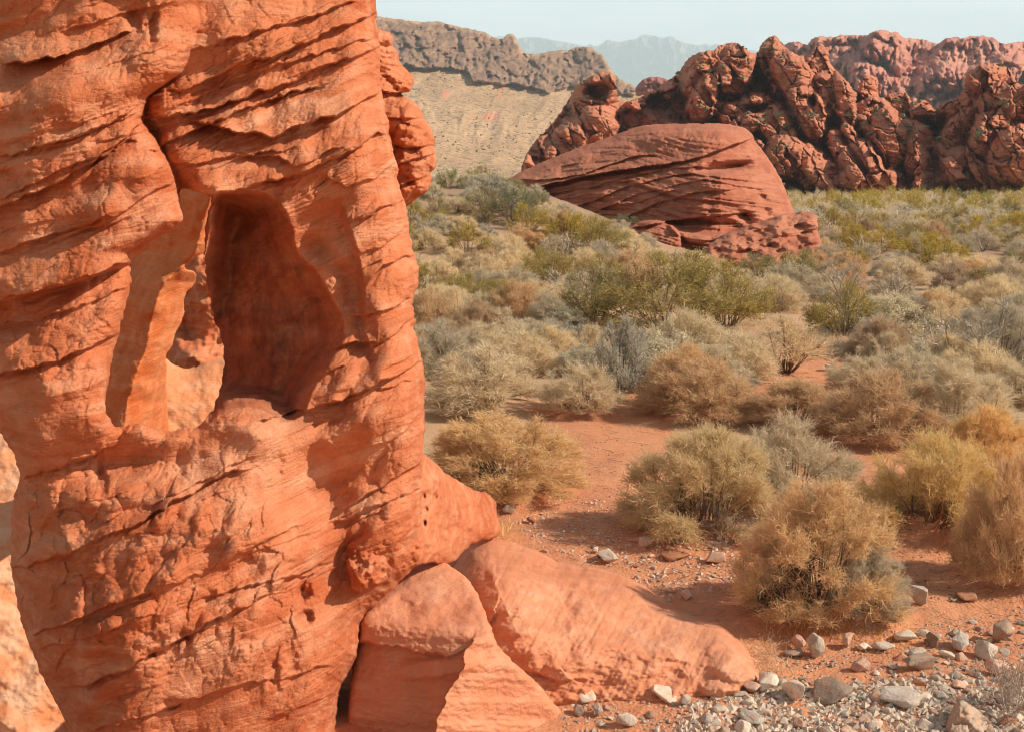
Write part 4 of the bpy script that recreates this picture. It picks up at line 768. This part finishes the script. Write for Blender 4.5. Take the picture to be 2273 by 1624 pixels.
    for _ in range(q['nl'] if lod < 2 else max(1, q['nl'] - 1) if q['nl'] else 0):
        tt = rg.uniform(.3, 1.0, len(bi)); p, dd = along(T, np.clip(tt, 0, .999)); a = unit(rg.normal(size=p.shape)); b = unit(np.cross(a, dd)); z = q['lf'] * fat ** .7 * rg.uniform(.6, 1.4, len(bi))[:, None]
        V = np.stack([p, p + a * z * .6 + b * z * .5, p + a * z * 1.4, p + a * z * .6 - b * z * .5], 1); i = np.arange(len(p) * 4).reshape(-1, 4); fol.append((V.reshape(-1, 3), i))
    MESH_CACHE[key] = (merge(stems), merge(fol)); return MESH_CACHE[key]
PROTO = {}
def shrub(kind, seed, lod, x, y, w, h, label, group, rz, z=None, name=None):
    names = {'gold': 'dry_shrub', 'olive': 'dry_shrub', 'straw': 'dry_shrub', 'bright': 'dry_shrub', 'brown': 'dry_shrub', 'grey': 'grey_shrub', 'green': 'green_shrub', 'creosote': 'creosote_bush', 'bare': 'bare_bush', 'dead': 'dead_bush'}
    key = (kind, seed, lod); zz = float(ground_z(x, y)) if z is None else z
    if key not in PROTO:
        (sv, sf), (fv, ff) = shrub_meshes(kind, seed, lod); hh = SPEC[kind]['hw']
        r = empty(names[kind], (0, 0, 0)); sm_ = mesh_obj('stems', sv, sf, M_stemg if kind in ('grey', 'dead', 'bare') else M_stem, r)
        fo = mesh_obj('twigs' if kind in ('bare', 'dead') else 'foliage', fv, ff, PM[kind], r, smooth=False); PROTO[key] = r
    else:
        src = PROTO[key]; r = src.copy(); link(r)
        for ch in list(src.children):
            c2 = ch.copy(); link(c2); c2.parent = r
    for k_ in ('label', 'category', 'group'):
        if k_ in r: del r[k_]
    r.location = (x, y, zz - .01); r.rotation_euler = (0, 0, rz); r.scale = (w, w, h / SPEC[kind]['hw'])
    tag(r, ' '.join(label.split()[:16]), 'shrub' if kind != 'creosote' else 'bush', group); return r
rng = random.Random(11)
for i, (u, v, w, h, k, lab) in enumerate(NEAR):
    x, y = gpos(u, v); sc = K * y / FOC * 1.02; s = w * sc
    y2 = y + .32 * s; s *= 1.16; hh = max(h - .17 * w, .45 * h) * sc * 1.05
    lod = 0 if y < 17 else 1
    shrub(k, 1 + i % 3 if lod == 0 else 1 + i % 2, lod, x * y2 / y, y2, s, hh, lab, 'shrubs around the sandy path', rng.uniform(0, 6.28))

# bare arching stems showing at the lower left of the golden front shrub
front = [o for o in S.objects if o.get('label', '').startswith('dense golden')][0]
rg_ = np.random.default_rng(9); bx_, by_ = gpos(1700, 1352); n_ = 46; t = np.linspace(0, 1, 7)[None, :, None]
p0 = np.stack([bx_ + rg_.normal(0, .06, n_), by_ + rg_.normal(.06, .07, n_), np.full(n_, -.02)], 1); p0[:, 2] += ground_z(p0[:, 0], p0[:, 1])
p1 = p0 + np.stack([rg_.uniform(.02, .55, n_), rg_.normal(.05, .12, n_), rg_.uniform(.28, .5, n_)], 1); pm = (p0 + p1) / 2 + np.stack([rg_.uniform(-.16, .0, n_), rg_.normal(0, .05, n_), rg_.uniform(.04, .16, n_)], 1)
Q = p0[:, None] * (1 - t) ** 2 + 2 * pm[:, None] * t * (1 - t) + p1[:, None] * t ** 2 + np.cumsum(rg_.normal(0, .006, (n_, 7, 3)), 1)
V, F = tubes(Q, rg_.uniform(.004, .012, n_), .003, 5, rg_)
ex = mesh_obj('exposed_stems', V, F, M_stem); ex.parent = front; front_m = __import__('mathutils').Matrix.LocRotScale(front.location, front.rotation_euler, front.scale); ex.matrix_parent_inverse = front_m.inverted()
# the brush farther out, one shrub at a time
occ = [(gpos(u, v) + (w * K * gpos(u, v)[1] / FOC,)) for (u, v, w, h, k, lab) in NEAR]
rg2 = random.Random(77); placed = []
def kind_at(u, v):
    r = rg2.random()
    if v < 470 and u < 1300: return 'grey' if r < .45 else 'straw' if r < .62 else 'green' if r < .8 else 'creosote'
    if v < 500: return 'creosote' if r < .38 else 'straw' if r < .74 else 'green' if r < .86 else 'grey'
    if v > 690: return 'straw' if r < .6 else 'brown' if r < .8 else 'grey'
    if v < 560: return 'creosote' if r < .38 else 'straw' if r < .82 else 'grey' if r < .87 else 'brown' if r < .94 else 'bare'
    return 'creosote' if r < .26 else 'straw' if r < .74 else 'grey' if r < .79 else 'brown' if r < .88 else 'bare'
SIZE = {'creosote': (1.3, 2.4, .85), 'straw': (1.0, 1.8, .55), 'grey': (.9, 1.5, .5), 'green': (1.3, 2.2, .7), 'brown': (1.0, 1.6, .6), 'bare': (1.3, 1.9, 1.0)}
WORDS = {'creosote': ('olive creosote bush', 'yellow-olive branching bush'), 'straw': ('straw-coloured dry shrub', 'pale dry shrub'), 'grey': ('blue-grey rounded shrub', 'dusty grey shrub'), 'green': ('dull green shrub', 'soft green shrub'), 'brown': ('brown dry shrub', 'brown dry shrub'), 'bare': ('leafless pale bush', 'leafless pale bush')}
MIDL = [(1150, 462, 95, 50, 'green', 'dull green shrub at the left tip of the whaleback boulder'), (1085, 440, 110, 50, 'grey', 'wide grey shrub on the crest left of the whaleback boulder'), (1068, 408, 70, 40, 'creosote', 'small olive bush on the skyline of the far crest'), (1212, 482, 60, 30, 'straw', 'rounded straw shrub against the lower left of the whaleback boulder'), (1252, 488, 76, 34, 'grey', 'dark grey-green shrub against the lower left of the whaleback boulder'),
 (1388, 500, 62, 28, 'green', 'lone green shrub below the middle of the whaleback boulder'), (1432, 540, 54, 26, 'straw', 'small pale shrub below the pink ledge of the whaleback boulder'), (978, 518, 84, 42, 'grey', 'dark blue-grey shrub close to the wall edge on the far slope'), (1050, 528, 60, 30, 'straw', 'small tan shrub on the gravel slope'), (1010, 470, 90, 36, 'straw', 'tan rounded shrub on the far slope near the wall edge'), (1130, 420, 70, 30, 'green', 'low green shrub on the skyline left of the boulder tip'), (1195, 455, 60, 34, 'green', 'yellow-green shrub touching the left flank of the boulder'), (1300, 500, 50, 22, 'grey', 'tiny grey shrub under the left flank of the boulder')]
for (u, v, w, h, kd, lab) in MIDL:
    x, y = gpos(u, v); sc = K * y / FOC; occ.append((x, y, w * sc)); shrub(kd, 5, 2, x, y, w * sc * 1.1, h * sc, lab, 'shrubs around the whaleback boulder', rg2.uniform(0, 6.28))
def zone(u, v):
    side = 'beside the edge of the orange wall' if u < 1130 else 'between the orange wall and the whaleback boulder' if u < 1330 else 'below the left part of the whaleback boulder' if u < 1560 else 'below the right part of the whaleback boulder' if u < 1830 else 'right of the whaleback boulder' if u < 2080 else 'near the right edge'
    row = 'on the far crest' if v < 425 else 'on the far plain' if v < 480 else 'in the distant brush' if v < 540 else 'in the middle brush' if v < 610 else 'beyond the sandy path' if v > 690 else 'in the near brush'
    return side, row
tries = 0; N_MID = 285
bands_ = [(900, 700, 60, .46), (700, 620, 66, .5), (620, 560, 58, .62), (560, 510, 78, .56), (510, 460, 74, .6), (460, 405, 58, .7)]
for (v1, v0, n, sep) in bands_:
    k_ = 0; t_ = 0
    while k_ < n and t_ < 4000:
        t_ += 1; v = rg2.uniform(v0, v1); u = rg2.uniform(860, 2360)
        if v < 470 and u > 1780: v = rg2.uniform(425, 470)
        near_b = 1140 < u < 1830 and v < np.interp(u, [1140, 1290, 1390, 1500, 1830], [450, 520, 570, 606, 596])
        if near_b and v < np.interp(u, [1140, 1200, 1290, 1390, 1450, 1500, 1830], [412, 440, 482, 515, 560, 572, 560]): continue
        if v > 690 and (not (u < 1330 or u > 1940 or (1480 < u < 1640 and v > 770)) or (u < 1330 and v > 840) or (u > 1940 and v > 880)): continue
        if u > 1790 and v < 424: continue
        if u < 1290 and 500 < v < 545 and rg2.random() < .6: continue
        x, y = gpos(u, v)
        if y > 190: continue
        kd = kind_at(u, v) if not near_b else rg2.choice(['straw', 'straw', 'grey', 'green']); a, b, hr = SIZE[kd] if not near_b else (.6, 1.3, .5); w = rg2.uniform(a, b)
        if any((x - ox) ** 2 + (y - oy) ** 2 < ((w + ow) * .5 * sep) ** 2 for ox, oy, ow in occ): continue
        occ.append((x, y, w)); k_ += 1
        sd_, row = zone(u, v); big = 'large' if w > (a + b) / 2 + .25 * (b - a) else 'small' if w < (a + b) / 2 - .25 * (b - a) else 'medium-sized'
        lab = f"{big} {WORDS[kd][0]} {row} {sd_}"
        shrub(kd, 5 + rg2.randrange(2 if kd not in ('brown', 'bare', 'green') else 1), 1 if y < 32 else 2, x, y, w, w * hr * rg2.uniform(.8, 1.15) * .62 / .62 * (1 if kd not in ('creosote', 'bare') else .62), lab, f"{WORDS[kd][0]}s {row} {sd_}", rg2.uniform(0, 6.28))
# beyond that the brush reads as one mass
rg3 = np.random.default_rng(5); (sv, sf), (fv, ff) = shrub_meshes('straw', 9, 2); 
def scrub(name, n, kind, ypos, mat, size, label):
    (sv, sf), (fv, ff) = shrub_meshes(kind, 9, 2); pick = rg3.permutation(len(ff) if ff.shape[1] == 4 else len(ff))
    sel = ff[pick[:260]]; loc = fv[sel].copy(); cen = loc.mean(1, keepdims=True); loc = cen + (loc - cen) * 3.4
    out = []
    for (x, y) in ypos[:n]:
        s = rg3.uniform(*size); a = rg3.uniform(0, 6.28); c_, s_ = math.cos(a), math.sin(a); q = loc.reshape(-1, 3) * s
        out.append(np.stack([q[:, 0] * c_ - q[:, 1] * s_ + x, q[:, 0] * s_ + q[:, 1] * c_ + y, q[:, 2] + float(ground_z(x, y))], 1))
    V = np.concatenate(out); o = mesh_obj(name, V, np.arange(len(V)).reshape(-1, 4), mat, smooth=False); tag(o, label, kind='stuff'); return o
def pts(n, y0, y1):
    r = []
    while len(r) < n:
        y = math.exp(rg3.uniform(math.log(y0), math.log(y1))); x = rg3.uniform(-.40, .62) * y
        if 35 < y < 120 and 0 < x < 13 and y > 46 and y < 64: continue
        if 91 < y < 103 and x > 12: continue
        r.append((x, y))
    return r
scrub('scrub', 640, 'creosote', pts(640, 105, 260), PM['creosote'], (1.4, 2.6), 'distant olive brush covering the far plain')
scrub('scrub', 1500, 'straw', pts(1500, 75, 420), PM['straw'], (1.0, 1.8), 'distant straw-coloured brush covering the far plain')
scrub('scrub', 420, 'grey', pts(420, 60, 260), PM['grey'], (.9, 1.6), 'distant grey brush covering the far plain')
# dry grass and litter between the shrubs
def tufts(name, n, area, mat, hgt, label, blades=16):
    Pt = []
    for _ in range(n):
        u, v = area(); x, y = gpos(u, v)
        if x < .2 and y < 12 and u < 1050: continue
        b = rg3.normal(0, .10, (blades, 2)); z = ground_z(x + b[:, 0], y + b[:, 1]); d = rg3.normal(0, .45, (blades, 3)); d[:, 2] = 1; d = unit(d); L = hgt * rg3.uniform(.4, 1.1, blades)
        p0 = np.stack([x + b[:, 0], y + b[:, 1], z - .01], 1); t = np.linspace(0, 1, 3)[None, :, None]; q = p0[:, None] + d[:, None] * t * L[:, None, None]; q[:, :, 2] -= (t[..., 0] ** 2) * (L * .35)[:, None]; Pt.append(q)
    Pt = np.concatenate(Pt); V, F = ribbons(Pt, np.full(len(Pt), .0045) * (1 + Pt[:, 0, 1] / 18), rg3); o = mesh_obj(name, V, F, mat, smooth=False); tag(o, label, kind='stuff')
tufts('dry_grass', 1500, lambda: (rg3.uniform(930, 2300), rg3.uniform(600, 800)), PM['bright'], .20, 'pale dry grass between the shrubs')
tufts('dry_grass', 260, lambda: (rg3.uniform(1800, 2200), rg3.uniform(740, 790)), PM['bright'], .25, 'yellow dry grass beside the path')
tufts('dry_grass', 40, lambda: (rg3.normal(1075, 34), rg3.uniform(1165, 1215)), PM['gold'], .22, 'dry grass tufts at the foot of the wall', 10)
tufts('dry_grass', 26, lambda: (rg3.normal(1700, 10), rg3.uniform(1430, 1500)), PM['bright'], .13, 'short dry grass at the tip of the slab', 10)
tufts('dry_grass', 70, lambda: (rg3.uniform(1700, 2050), rg3.uniform(1385, 1440)), PM['gold'], .08, 'short litter under the golden shrub', 8)

def sticks(name, n, u0, u1, v0, v1, mat, label):
    Q = []
    while len(Q) < n:
        u, v = rg3.uniform(u0, u1), rg3.uniform(v0, v1); x, y = gpos(u, v)
        if x < .3 and y < 11.5: continue
        a = rg3.uniform(0, 6.28); L = rg3.uniform(.03, .14) * (1 + y / 20); q = np.array([[x, y], [x + math.cos(a) * L * .5, y + math.sin(a) * L * .5 + rg3.normal(0, .01)], [x + math.cos(a) * L, y + math.sin(a) * L]]); Q.append(np.column_stack([q, ground_z(q[:, 0], q[:, 1]) + .018]))
    V, F = tubes(np.array(Q), .0022, .0015, 3, rg3); tag(mesh_obj(name, V, F, mat), label, kind='stuff')
sticks('twig_litter', 900, 1120, 2300, 860, 1420, M_stem, 'dark dead twigs littering the red sand')
sticks('twig_litter', 500, 1120, 2300, 800, 1480, PM['bare'], 'pale dead twigs littering the red sand')

def off_path():
    while True:
        u, v = rg3.uniform(1100, 2300), rg3.uniform(800, 1330)
        if abs(u - np.interp(v, [800, 930, 1000, 1080, 1180, 1330], [1850, 1360, 1370, 1335, 1310, 1600])) > 90: return u, v
tufts('dry_grass', 420, off_path, PM['straw'], .07, 'short dry straw litter among the near shrubs', 9)

hid = []
for (n_, ylo, yhi) in ((26, 14, 40), (40, 16, 60)):
    for _ in range(n_):
        y = rg3.uniform(ylo, yhi); x = -rg3.uniform(.10, .34) * y - .5 if n_ == 26 else rg3.uniform(.46, .62) * y; hid.append((x, y))
hid = [p for p in hid if not (p[1] < 19 and p[0] < 0 and p[0] > -8)]
scrub('scrub', len(hid), 'straw', hid, PM['straw'], (1.0, 1.7), 'dry brush spreading out of view to either side')
# ------------------------------------------------------------------ stones
import bmesh as _bm
def stone_mat(name, a, b, d):
    m = NT(name); oi = m.n('ShaderNodeObjectInfo'); c = m.n('ShaderNodeTexCoord'); n = m.n('ShaderNodeTexNoise'); n.inputs['Scale'].default_value = 3.5; n.inputs['Detail'].default_value = 6; n.inputs['Roughness'].default_value = .65; m.l(c, n, 3, 0)
    n2 = m.n('ShaderNodeTexNoise'); n2.inputs['Scale'].default_value = 22; n2.inputs['Detail'].default_value = 4; m.l(c, n2, 3, 0)
    col = m.mix(m.rng(n, .38, .62), a, b); col = m.mix(m.rng(n2, .5, .75, 0, .6), col, d)
    col = m.mix(m.rng(m.noise(m.coord(), 24, 4, .6), .50, .68, 0, .6), col, (.52, .25, .13)); h = m.n('ShaderNodeHueSaturation'); m.l(m.rng(oi, 0, 1, .72, 1.25, i=5), h, 0, 2); m.l(col, h, 0, 4)
    return m.done(h, m.bump(n2, .01, .6, m.bump(n, .03, .5)))
SM = {'pale': stone_mat('pale_stone', (.56, .45, .34), (.68, .56, .44), (.42, .30, .21)), 'grey': stone_mat('grey_stone', (.44, .37, .30), (.54, .47, .39), (.29, .24, .19)), 'pink': stone_mat('pink_stone', (.52, .30, .205), (.60, .40, .30), (.34, .18, .12)), 'brown': stone_mat('brown_stone', (.33, .235, .17), (.42, .31, .23), (.2, .14, .1)), 'red': stone_mat('red_stone', (.46, .19, .10), (.54, .25, .14), (.3, .12, .07))}
def stone_mesh(seed, flat=.6, ang=True):
    rr = random.Random(seed); bm = _bm.new()
    for _ in range(13 if ang else 24):
        p = Vector((rr.gauss(0, 1), rr.gauss(0, 1), rr.gauss(0, 1))).normalized() * (rr.uniform(.72, 1.0) if ang else 1)
        bm.verts.new((p.x * .5, p.y * .40, p.z * .5 * flat))
    r = _bm.ops.convex_hull(bm, input=bm.verts); _bm.ops.delete(bm, geom=[g for g in r['geom_interior'] if isinstance(g, _bm.types.BMVert)], context='VERTS')
    _bm.ops.bevel(bm, geom=list(bm.edges), offset=.02 if ang else .045, segments=1, affect='EDGES', clamp_overlap=True)
    _bm.ops.triangulate(bm, faces=bm.faces); _bm.ops.subdivide_edges(bm, edges=bm.edges, cuts=2, use_grid_fill=True); _bm.ops.smooth_vert(bm, verts=bm.verts, factor=.3, use_axis_x=True, use_axis_y=True, use_axis_z=True)
    co = np.array([v.co for v in bm.verts]); n = fbm(co[:, 0] * 4 + seed, co[:, 1] * 4, co[:, 2] * 4, 3, seed)
    for v, k in zip(bm.verts, n): v.co += v.co.normalized() * float(k) * .022
    me = bpy.data.meshes.new('stone'); bm.to_mesh(me); bm.free()
    for p in me.polygons: p.use_smooth = True
    return me
SHAPES = [stone_mesh(400 + i, (.55, .7, .85, .4)[i % 4], i % 3 != 2) for i in range(14)]
BYM = {}
def stone(x, y, w, h, kind, label, group, shape, rz, sink=.28, name='stone'):
    key = (shape, kind)
    if key not in BYM: me = SHAPES[shape].copy(); me.materials.clear(); me.materials.append(SM[kind]); BYM[key] = me
    o = bpy.data.objects.new(name, BYM[key]); link(o); f = (.55, .7, .85, .4)[shape % 4]
    o.scale = (w, w * rngs.uniform(.8, 1.15), h / f); o.location = (x, y, float(ground_z(x, y)) + h * (.5 - sink)); o.rotation_euler = (rngs.uniform(-.25, .25), rngs.uniform(-.25, .25), rz)
    tag(o, label, 'stone' if name == 'stone' else 'rock', group); return o
rngs = random.Random(3); used_st = []
BIG = [
 (1812, 1458, 54, 56, 'pale', 'pointed pale stone with a grey right side below the golden shrub', 2), (1886, 1442, 50, 40, 'pink', 'blocky pinkish stone right of the pointed pale one', 1), (1775, 1440, 46, 34, 'pink', 'pinkish stone leaning behind the pointed pale one', 0),
 (1762, 1460, 60, 22, 'brown', 'low brown stone at the left end of the stone cluster', 3), (2228, 1428, 66, 66, 'brown', 'tall rounded brown stone near the right edge', 6), (2140, 1446, 90, 44, 'grey', 'broad grey stone left of the tall brown one', 4), (2072, 1438, 44, 38, 'brown', 'dark squat stone at the left of the broad grey stone', 1),
 (2192, 1462, 58, 42, 'pale', 'pale rounded stone between the broad grey and the tall brown stones', 5), (2012, 1425, 60, 28, 'pale', 'ridged tan stone below the right end of the golden shrub', 3), (1962, 1448, 66, 26, 'grey', 'flat dark grey slab-like stone among the upper stones', 7),
 (2040, 1462, 50, 26, 'grey', 'small dark rough stone in the upper right row', 0), (2050, 1495, 90, 42, 'brown', 'long brown block in the middle of the stones', 1), (1914, 1492, 46, 30, 'pink', 'small pinkish stone left of the long brown block', 2), (2215, 1500, 60, 42, 'pink', 'pale pink boulder at the right under the tall brown one', 4),
 (1668, 1540, 54, 34, 'pink', 'tan block at the slab tip, upper left of the pebble bed', 1), (1706, 1536, 100, 44, 'pale', 'long pale stone touching the tip of the slab', 6), (1768, 1560, 90, 56, 'pale', 'large pale rounded stone in the pebble bed', 4), (1850, 1560, 120, 44, 'brown', 'wide low tan stone in the middle of the pebble bed', 3),
 (1478, 1556, 76, 30, 'pale', 'long pale stone lying alone on the sand below the slab', 3), (1522, 1566, 32, 28, 'pale', 'small pointed pale stone right of the long one', 2), (1300, 1560, 56, 30, 'pale', 'pale elongated stone between the block and the slab', 7), (1284, 1588, 34, 26, 'grey', 'grey-white stone below the elongated pale one', 5),
 (1330, 1588, 44, 30, 'grey', 'small grey stone pair at the foot of the block', 0), (1392, 1616, 64, 38, 'pale', 'rounded pale stone at the bottom edge', 4), (1668, 1608, 62, 30, 'grey', 'blue-grey oval stone near the bottom edge', 5), (2010, 1570, 130, 40, 'grey', 'long slanting grey stone in the pebble bed at the right', 3),
 (1432, 1218, 38, 30, 'pale', 'white angular stone behind the slab', 1), (1352, 1246, 66, 24, 'grey', 'dark grey rounded stone just above the slab', 5), (1500, 1246, 84, 20, 'red', 'flat red stone on the sand behind the slab', 3), (1588, 1252, 60, 26, 'pink', 'pale pink stone beside the flat red one', 6),
 (1130, 1140, 32, 22, 'grey', 'light grey stone on the sand near the wall foot', 2), (1840, 822, 28, 16, 'grey', 'lone grey stone on the path beyond the straw shrub', 1), (1896, 1116, 22, 14, 'grey', 'small blue-grey stone on the path between the shrubs', 5), (1598, 1202, 22, 16, 'pale', 'small pale stone at the shadowed base of the olive-straw shrub', 4),
 (2040, 1345, 60, 50, 'grey', 'shaded grey stones at the right of the golden shrub', 1), (2150, 1335, 70, 22, 'red', 'flat reddish stone in the shade at the right edge', 3), (1180, 1160, 30, 14, 'red', 'small red stone on the sand near the wall foot', 0), (1525, 1330, 44, 18, 'pink', 'small pink stone above the crest of the slab', 7)]
for (u, v, w, h, k, lab, shp) in BIG:
    x, y = gpos(u, v); s = K * y / FOC; used_st.append((x, y, w * s)); stone(x, y + .25 * w * s, w * s * 1.12, h * s * 1.15, k, lab, 'stones in the wash', shp, rngs.uniform(0, 6.28), .12)
# the big brown rock at the bottom edge
rp = [(2090, 1700), (2095, 1622), (2104, 1590), (2118, 1562), (2132, 1550), (2150, 1558), (2180, 1580), (2206, 1606), (2228, 1640), (2240, 1700)]
br = relief('brown_rock', rp, lambda u, v, a, b: 7.25 - .05 * fbm(u / 30., v / 30., 0, 4, 401) + .0016 * np.abs(u - 2130) + (1600 - v) * .002, SM['brown'], step=2.4, R_out=20, E_out=.12, thick=.3, R_back=40, rough=(1.5, 12.), seed=41)
tag(br, 'large brown triangular rock at the bottom edge right of the pebbles', 'rock')
ZONES = [([(1560, 1560), (1700, 1500), (1850, 1520), (2273, 1480), (2290, 1650), (1500, 1650)], 145, (20, 58), 'in the pebble bed along the bottom edge'), ([(1900, 1440), (2060, 1390), (2273, 1370), (2290, 1500), (1930, 1520)], 40, (18, 56), 'in the upper right of the wash'),
         ([(1190, 1220), (1330, 1190), (1640, 1200), (1640, 1270), (1480, 1320), (1380, 1270)], 40, (9, 27), 'on the sand behind the slab'), ([(1700, 1440), (1900, 1470), (1850, 1530), (1700, 1510)], 10, (10, 24), 'below the golden shrub'), ([(1240, 1560), (1500, 1590), (1520, 1650), (1280, 1650)], 12, (12, 34), 'at the bottom between the block and the pebble bed'), ([(2000, 1230), (2160, 1300), (2200, 1340), (2020, 1350)], 12, (8, 20), 'on the sand right of the golden shrub')]
for (poly, n, (s0, s1), where) in ZONES:
    pp = np.array(poly, float); c_ = 0; t_ = 0
    while c_ < n and t_ < 5000:
        t_ += 1; u = rngs.uniform(pp[:, 0].min(), pp[:, 0].max()); v = rngs.uniform(pp[:, 1].min(), pp[:, 1].max())
        if poly_sd(np.array([u]), np.array([v]), pp)[0] < 0: continue
        x, y = gpos(u, v); px = s0 + (s1 - s0) * rngs.random() ** 1.35; w = px * K * y / FOC
        if any((x - a) ** 2 + (y - b) ** 2 < ((w + c) * .31) ** 2 for a, b, c in used_st): continue
        used_st.append((x, y, w)); c_ += 1; kd = rngs.choices(['pale', 'pink', 'grey', 'brown', 'red'], [6, 3, 1.3, 1.5, .5])[0]
        col = {'pale': 'pale', 'pink': 'pinkish', 'grey': 'grey', 'brown': 'brown', 'red': 'red'}[kd]; sz = 'fist-sized' if px > (s0 + s1) / 2 else 'small'
        stone(x, y, w, w * rngs.uniform(.4, .75), kd, f'{sz} {col} stone {where}', f'{sz} {col} stones {where}', rngs.randrange(14), rngs.uniform(0, 6.28), .33)
# gravel that nobody could count
def gravel(name, n, poly, smin, smax, kind, label, sd_=1):
    rg_ = np.random.default_rng(sd_); pp = np.array(poly, float); base = np.array([(1, .3, .1), (-.9, .4, 0), (.1, .8, 0), (.2, -.85, -.1), (.1, .1, .62), (-.2, 0, -.5)]); fc = np.array([(0, 2, 4), (2, 1, 4), (1, 3, 4), (3, 0, 4), (2, 0, 5), (1, 2, 5), (3, 1, 5), (0, 3, 5)])
    out = []
    while len(out) < n:
        u = rg_.uniform(pp[:, 0].min(), pp[:, 0].max()); v = rg_.uniform(pp[:, 1].min(), pp[:, 1].max())
        if poly_sd(np.array([u]), np.array([v]), pp)[0] < 0: continue
        D = float(ground_D(u, v)); tx, _ = ray(u, v); out.append((tx * D, D))
    o = np.array(out); z = ground_z(o[:, 0], o[:, 1]); s = smin + (smax - smin) * rg_.random(n) ** 2.5; a = rg_.uniform(0, 6.28, n); B = base[None] * (1 + rg_.normal(0, .25, (n, 6, 3)) ) + rg_.normal(0, .12, (n, 6, 3))
    V = np.stack([(B[..., 0] * np.cos(a)[:, None] - B[..., 1] * np.sin(a)[:, None]) * s[:, None] + o[:, :1], (B[..., 0] * np.sin(a)[:, None] + B[..., 1] * np.cos(a)[:, None]) * s[:, None] + o[:, 1:2], B[..., 2] * s[:, None] + z[:, None] + .1 * s[:, None]], -1)
    F = (fc[None] + (np.arange(n) * 6)[:, None, None]).reshape(-1, 3); ob = mesh_obj(name, V.reshape(-1, 3), F, SM[kind], smooth=False); tag(ob, label, kind='stuff')
WA = [(1240, 1560), (1500, 1560), (1700, 1500), (1700, 1440), (1950, 1400), (2290, 1330), (2290, 1660), (1250, 1660)]
BK = [(1130, 1130), (1330, 1100), (1400, 1180), (1640, 1200), (1640, 1300), (1480, 1330), (1380, 1262), (1180, 1210)]
gravel('gravel', 900, [(1540, 1565), (1700, 1510), (1850, 1520), (2290, 1440), (2290, 1660), (1460, 1660)], .012, .04, 'grey', 'angular grey rubble filling the pebble bed', 10)
gravel('gravel', 2400, [(1540, 1565), (1700, 1520), (1850, 1530), (2290, 1490), (2290, 1660), (1480, 1660)], .012, .045, 'pale', 'angular pale rubble filling the pebble bed', 8)
gravel('gravel', 700, BK, .004, .03, 'pale', 'pale chips on the sand behind the slab', 9)
gravel('gravel', 2600, WA, .004, .022, 'pale', 'pale gravel scattered over the wash', 1); gravel('gravel', 1500, WA, .004, .02, 'pink', 'pinkish gravel scattered over the wash', 2); gravel('gravel', 900, WA, .004, .02, 'grey', 'grey gravel scattered over the wash', 3)
gravel('gravel', 1800, BK, .003, .022, 'pink', 'pink chips on the sand behind the slab', 4); gravel('gravel', 2600, [(1130, 1120), (1300, 900), (1450, 900), (1400, 1100), (2100, 1200), (2273, 1330), (1650, 1330), (1400, 1260)], .003, .018, 'red', 'red chips on the sandy path', 5)
gravel('gravel', 500, [(1000, 470), (1350, 460), (1420, 530), (960, 560)], .03, .12, 'grey', 'dark stones on the slope left of the whaleback boulder', 6)
# ------------------------------------------------------------------ air
import bmesh
bmh = bmesh.new(); bmesh.ops.create_cube(bmh, size=1)
me = bpy.data.meshes.new('haze'); bmh.to_mesh(me); bmh.free()
hz = bpy.data.objects.new('haze', me); link(hz); hz.scale = (31000, 31000, 1750); hz.location = (0, 0, 1750 / 2 - 8)
hm = bpy.data.materials.new('haze_air'); hm.use_nodes = True; hn = hm.node_tree; hn.nodes.clear()
ho = hn.nodes.new('ShaderNodeOutputMaterial'); pv = hn.nodes.new('ShaderNodeVolumePrincipled')
pv.inputs['Color'].default_value = (.70, .89, 1.0, 1); pv.inputs['Density'].default_value = .00015; pv.inputs['Anisotropy'].default_value = 0.0
hn.links.new(pv.outputs[0], ho.inputs['Volume']); me.materials.append(hm); tag(hz, 'thin blue desert haze', kind='stuff')
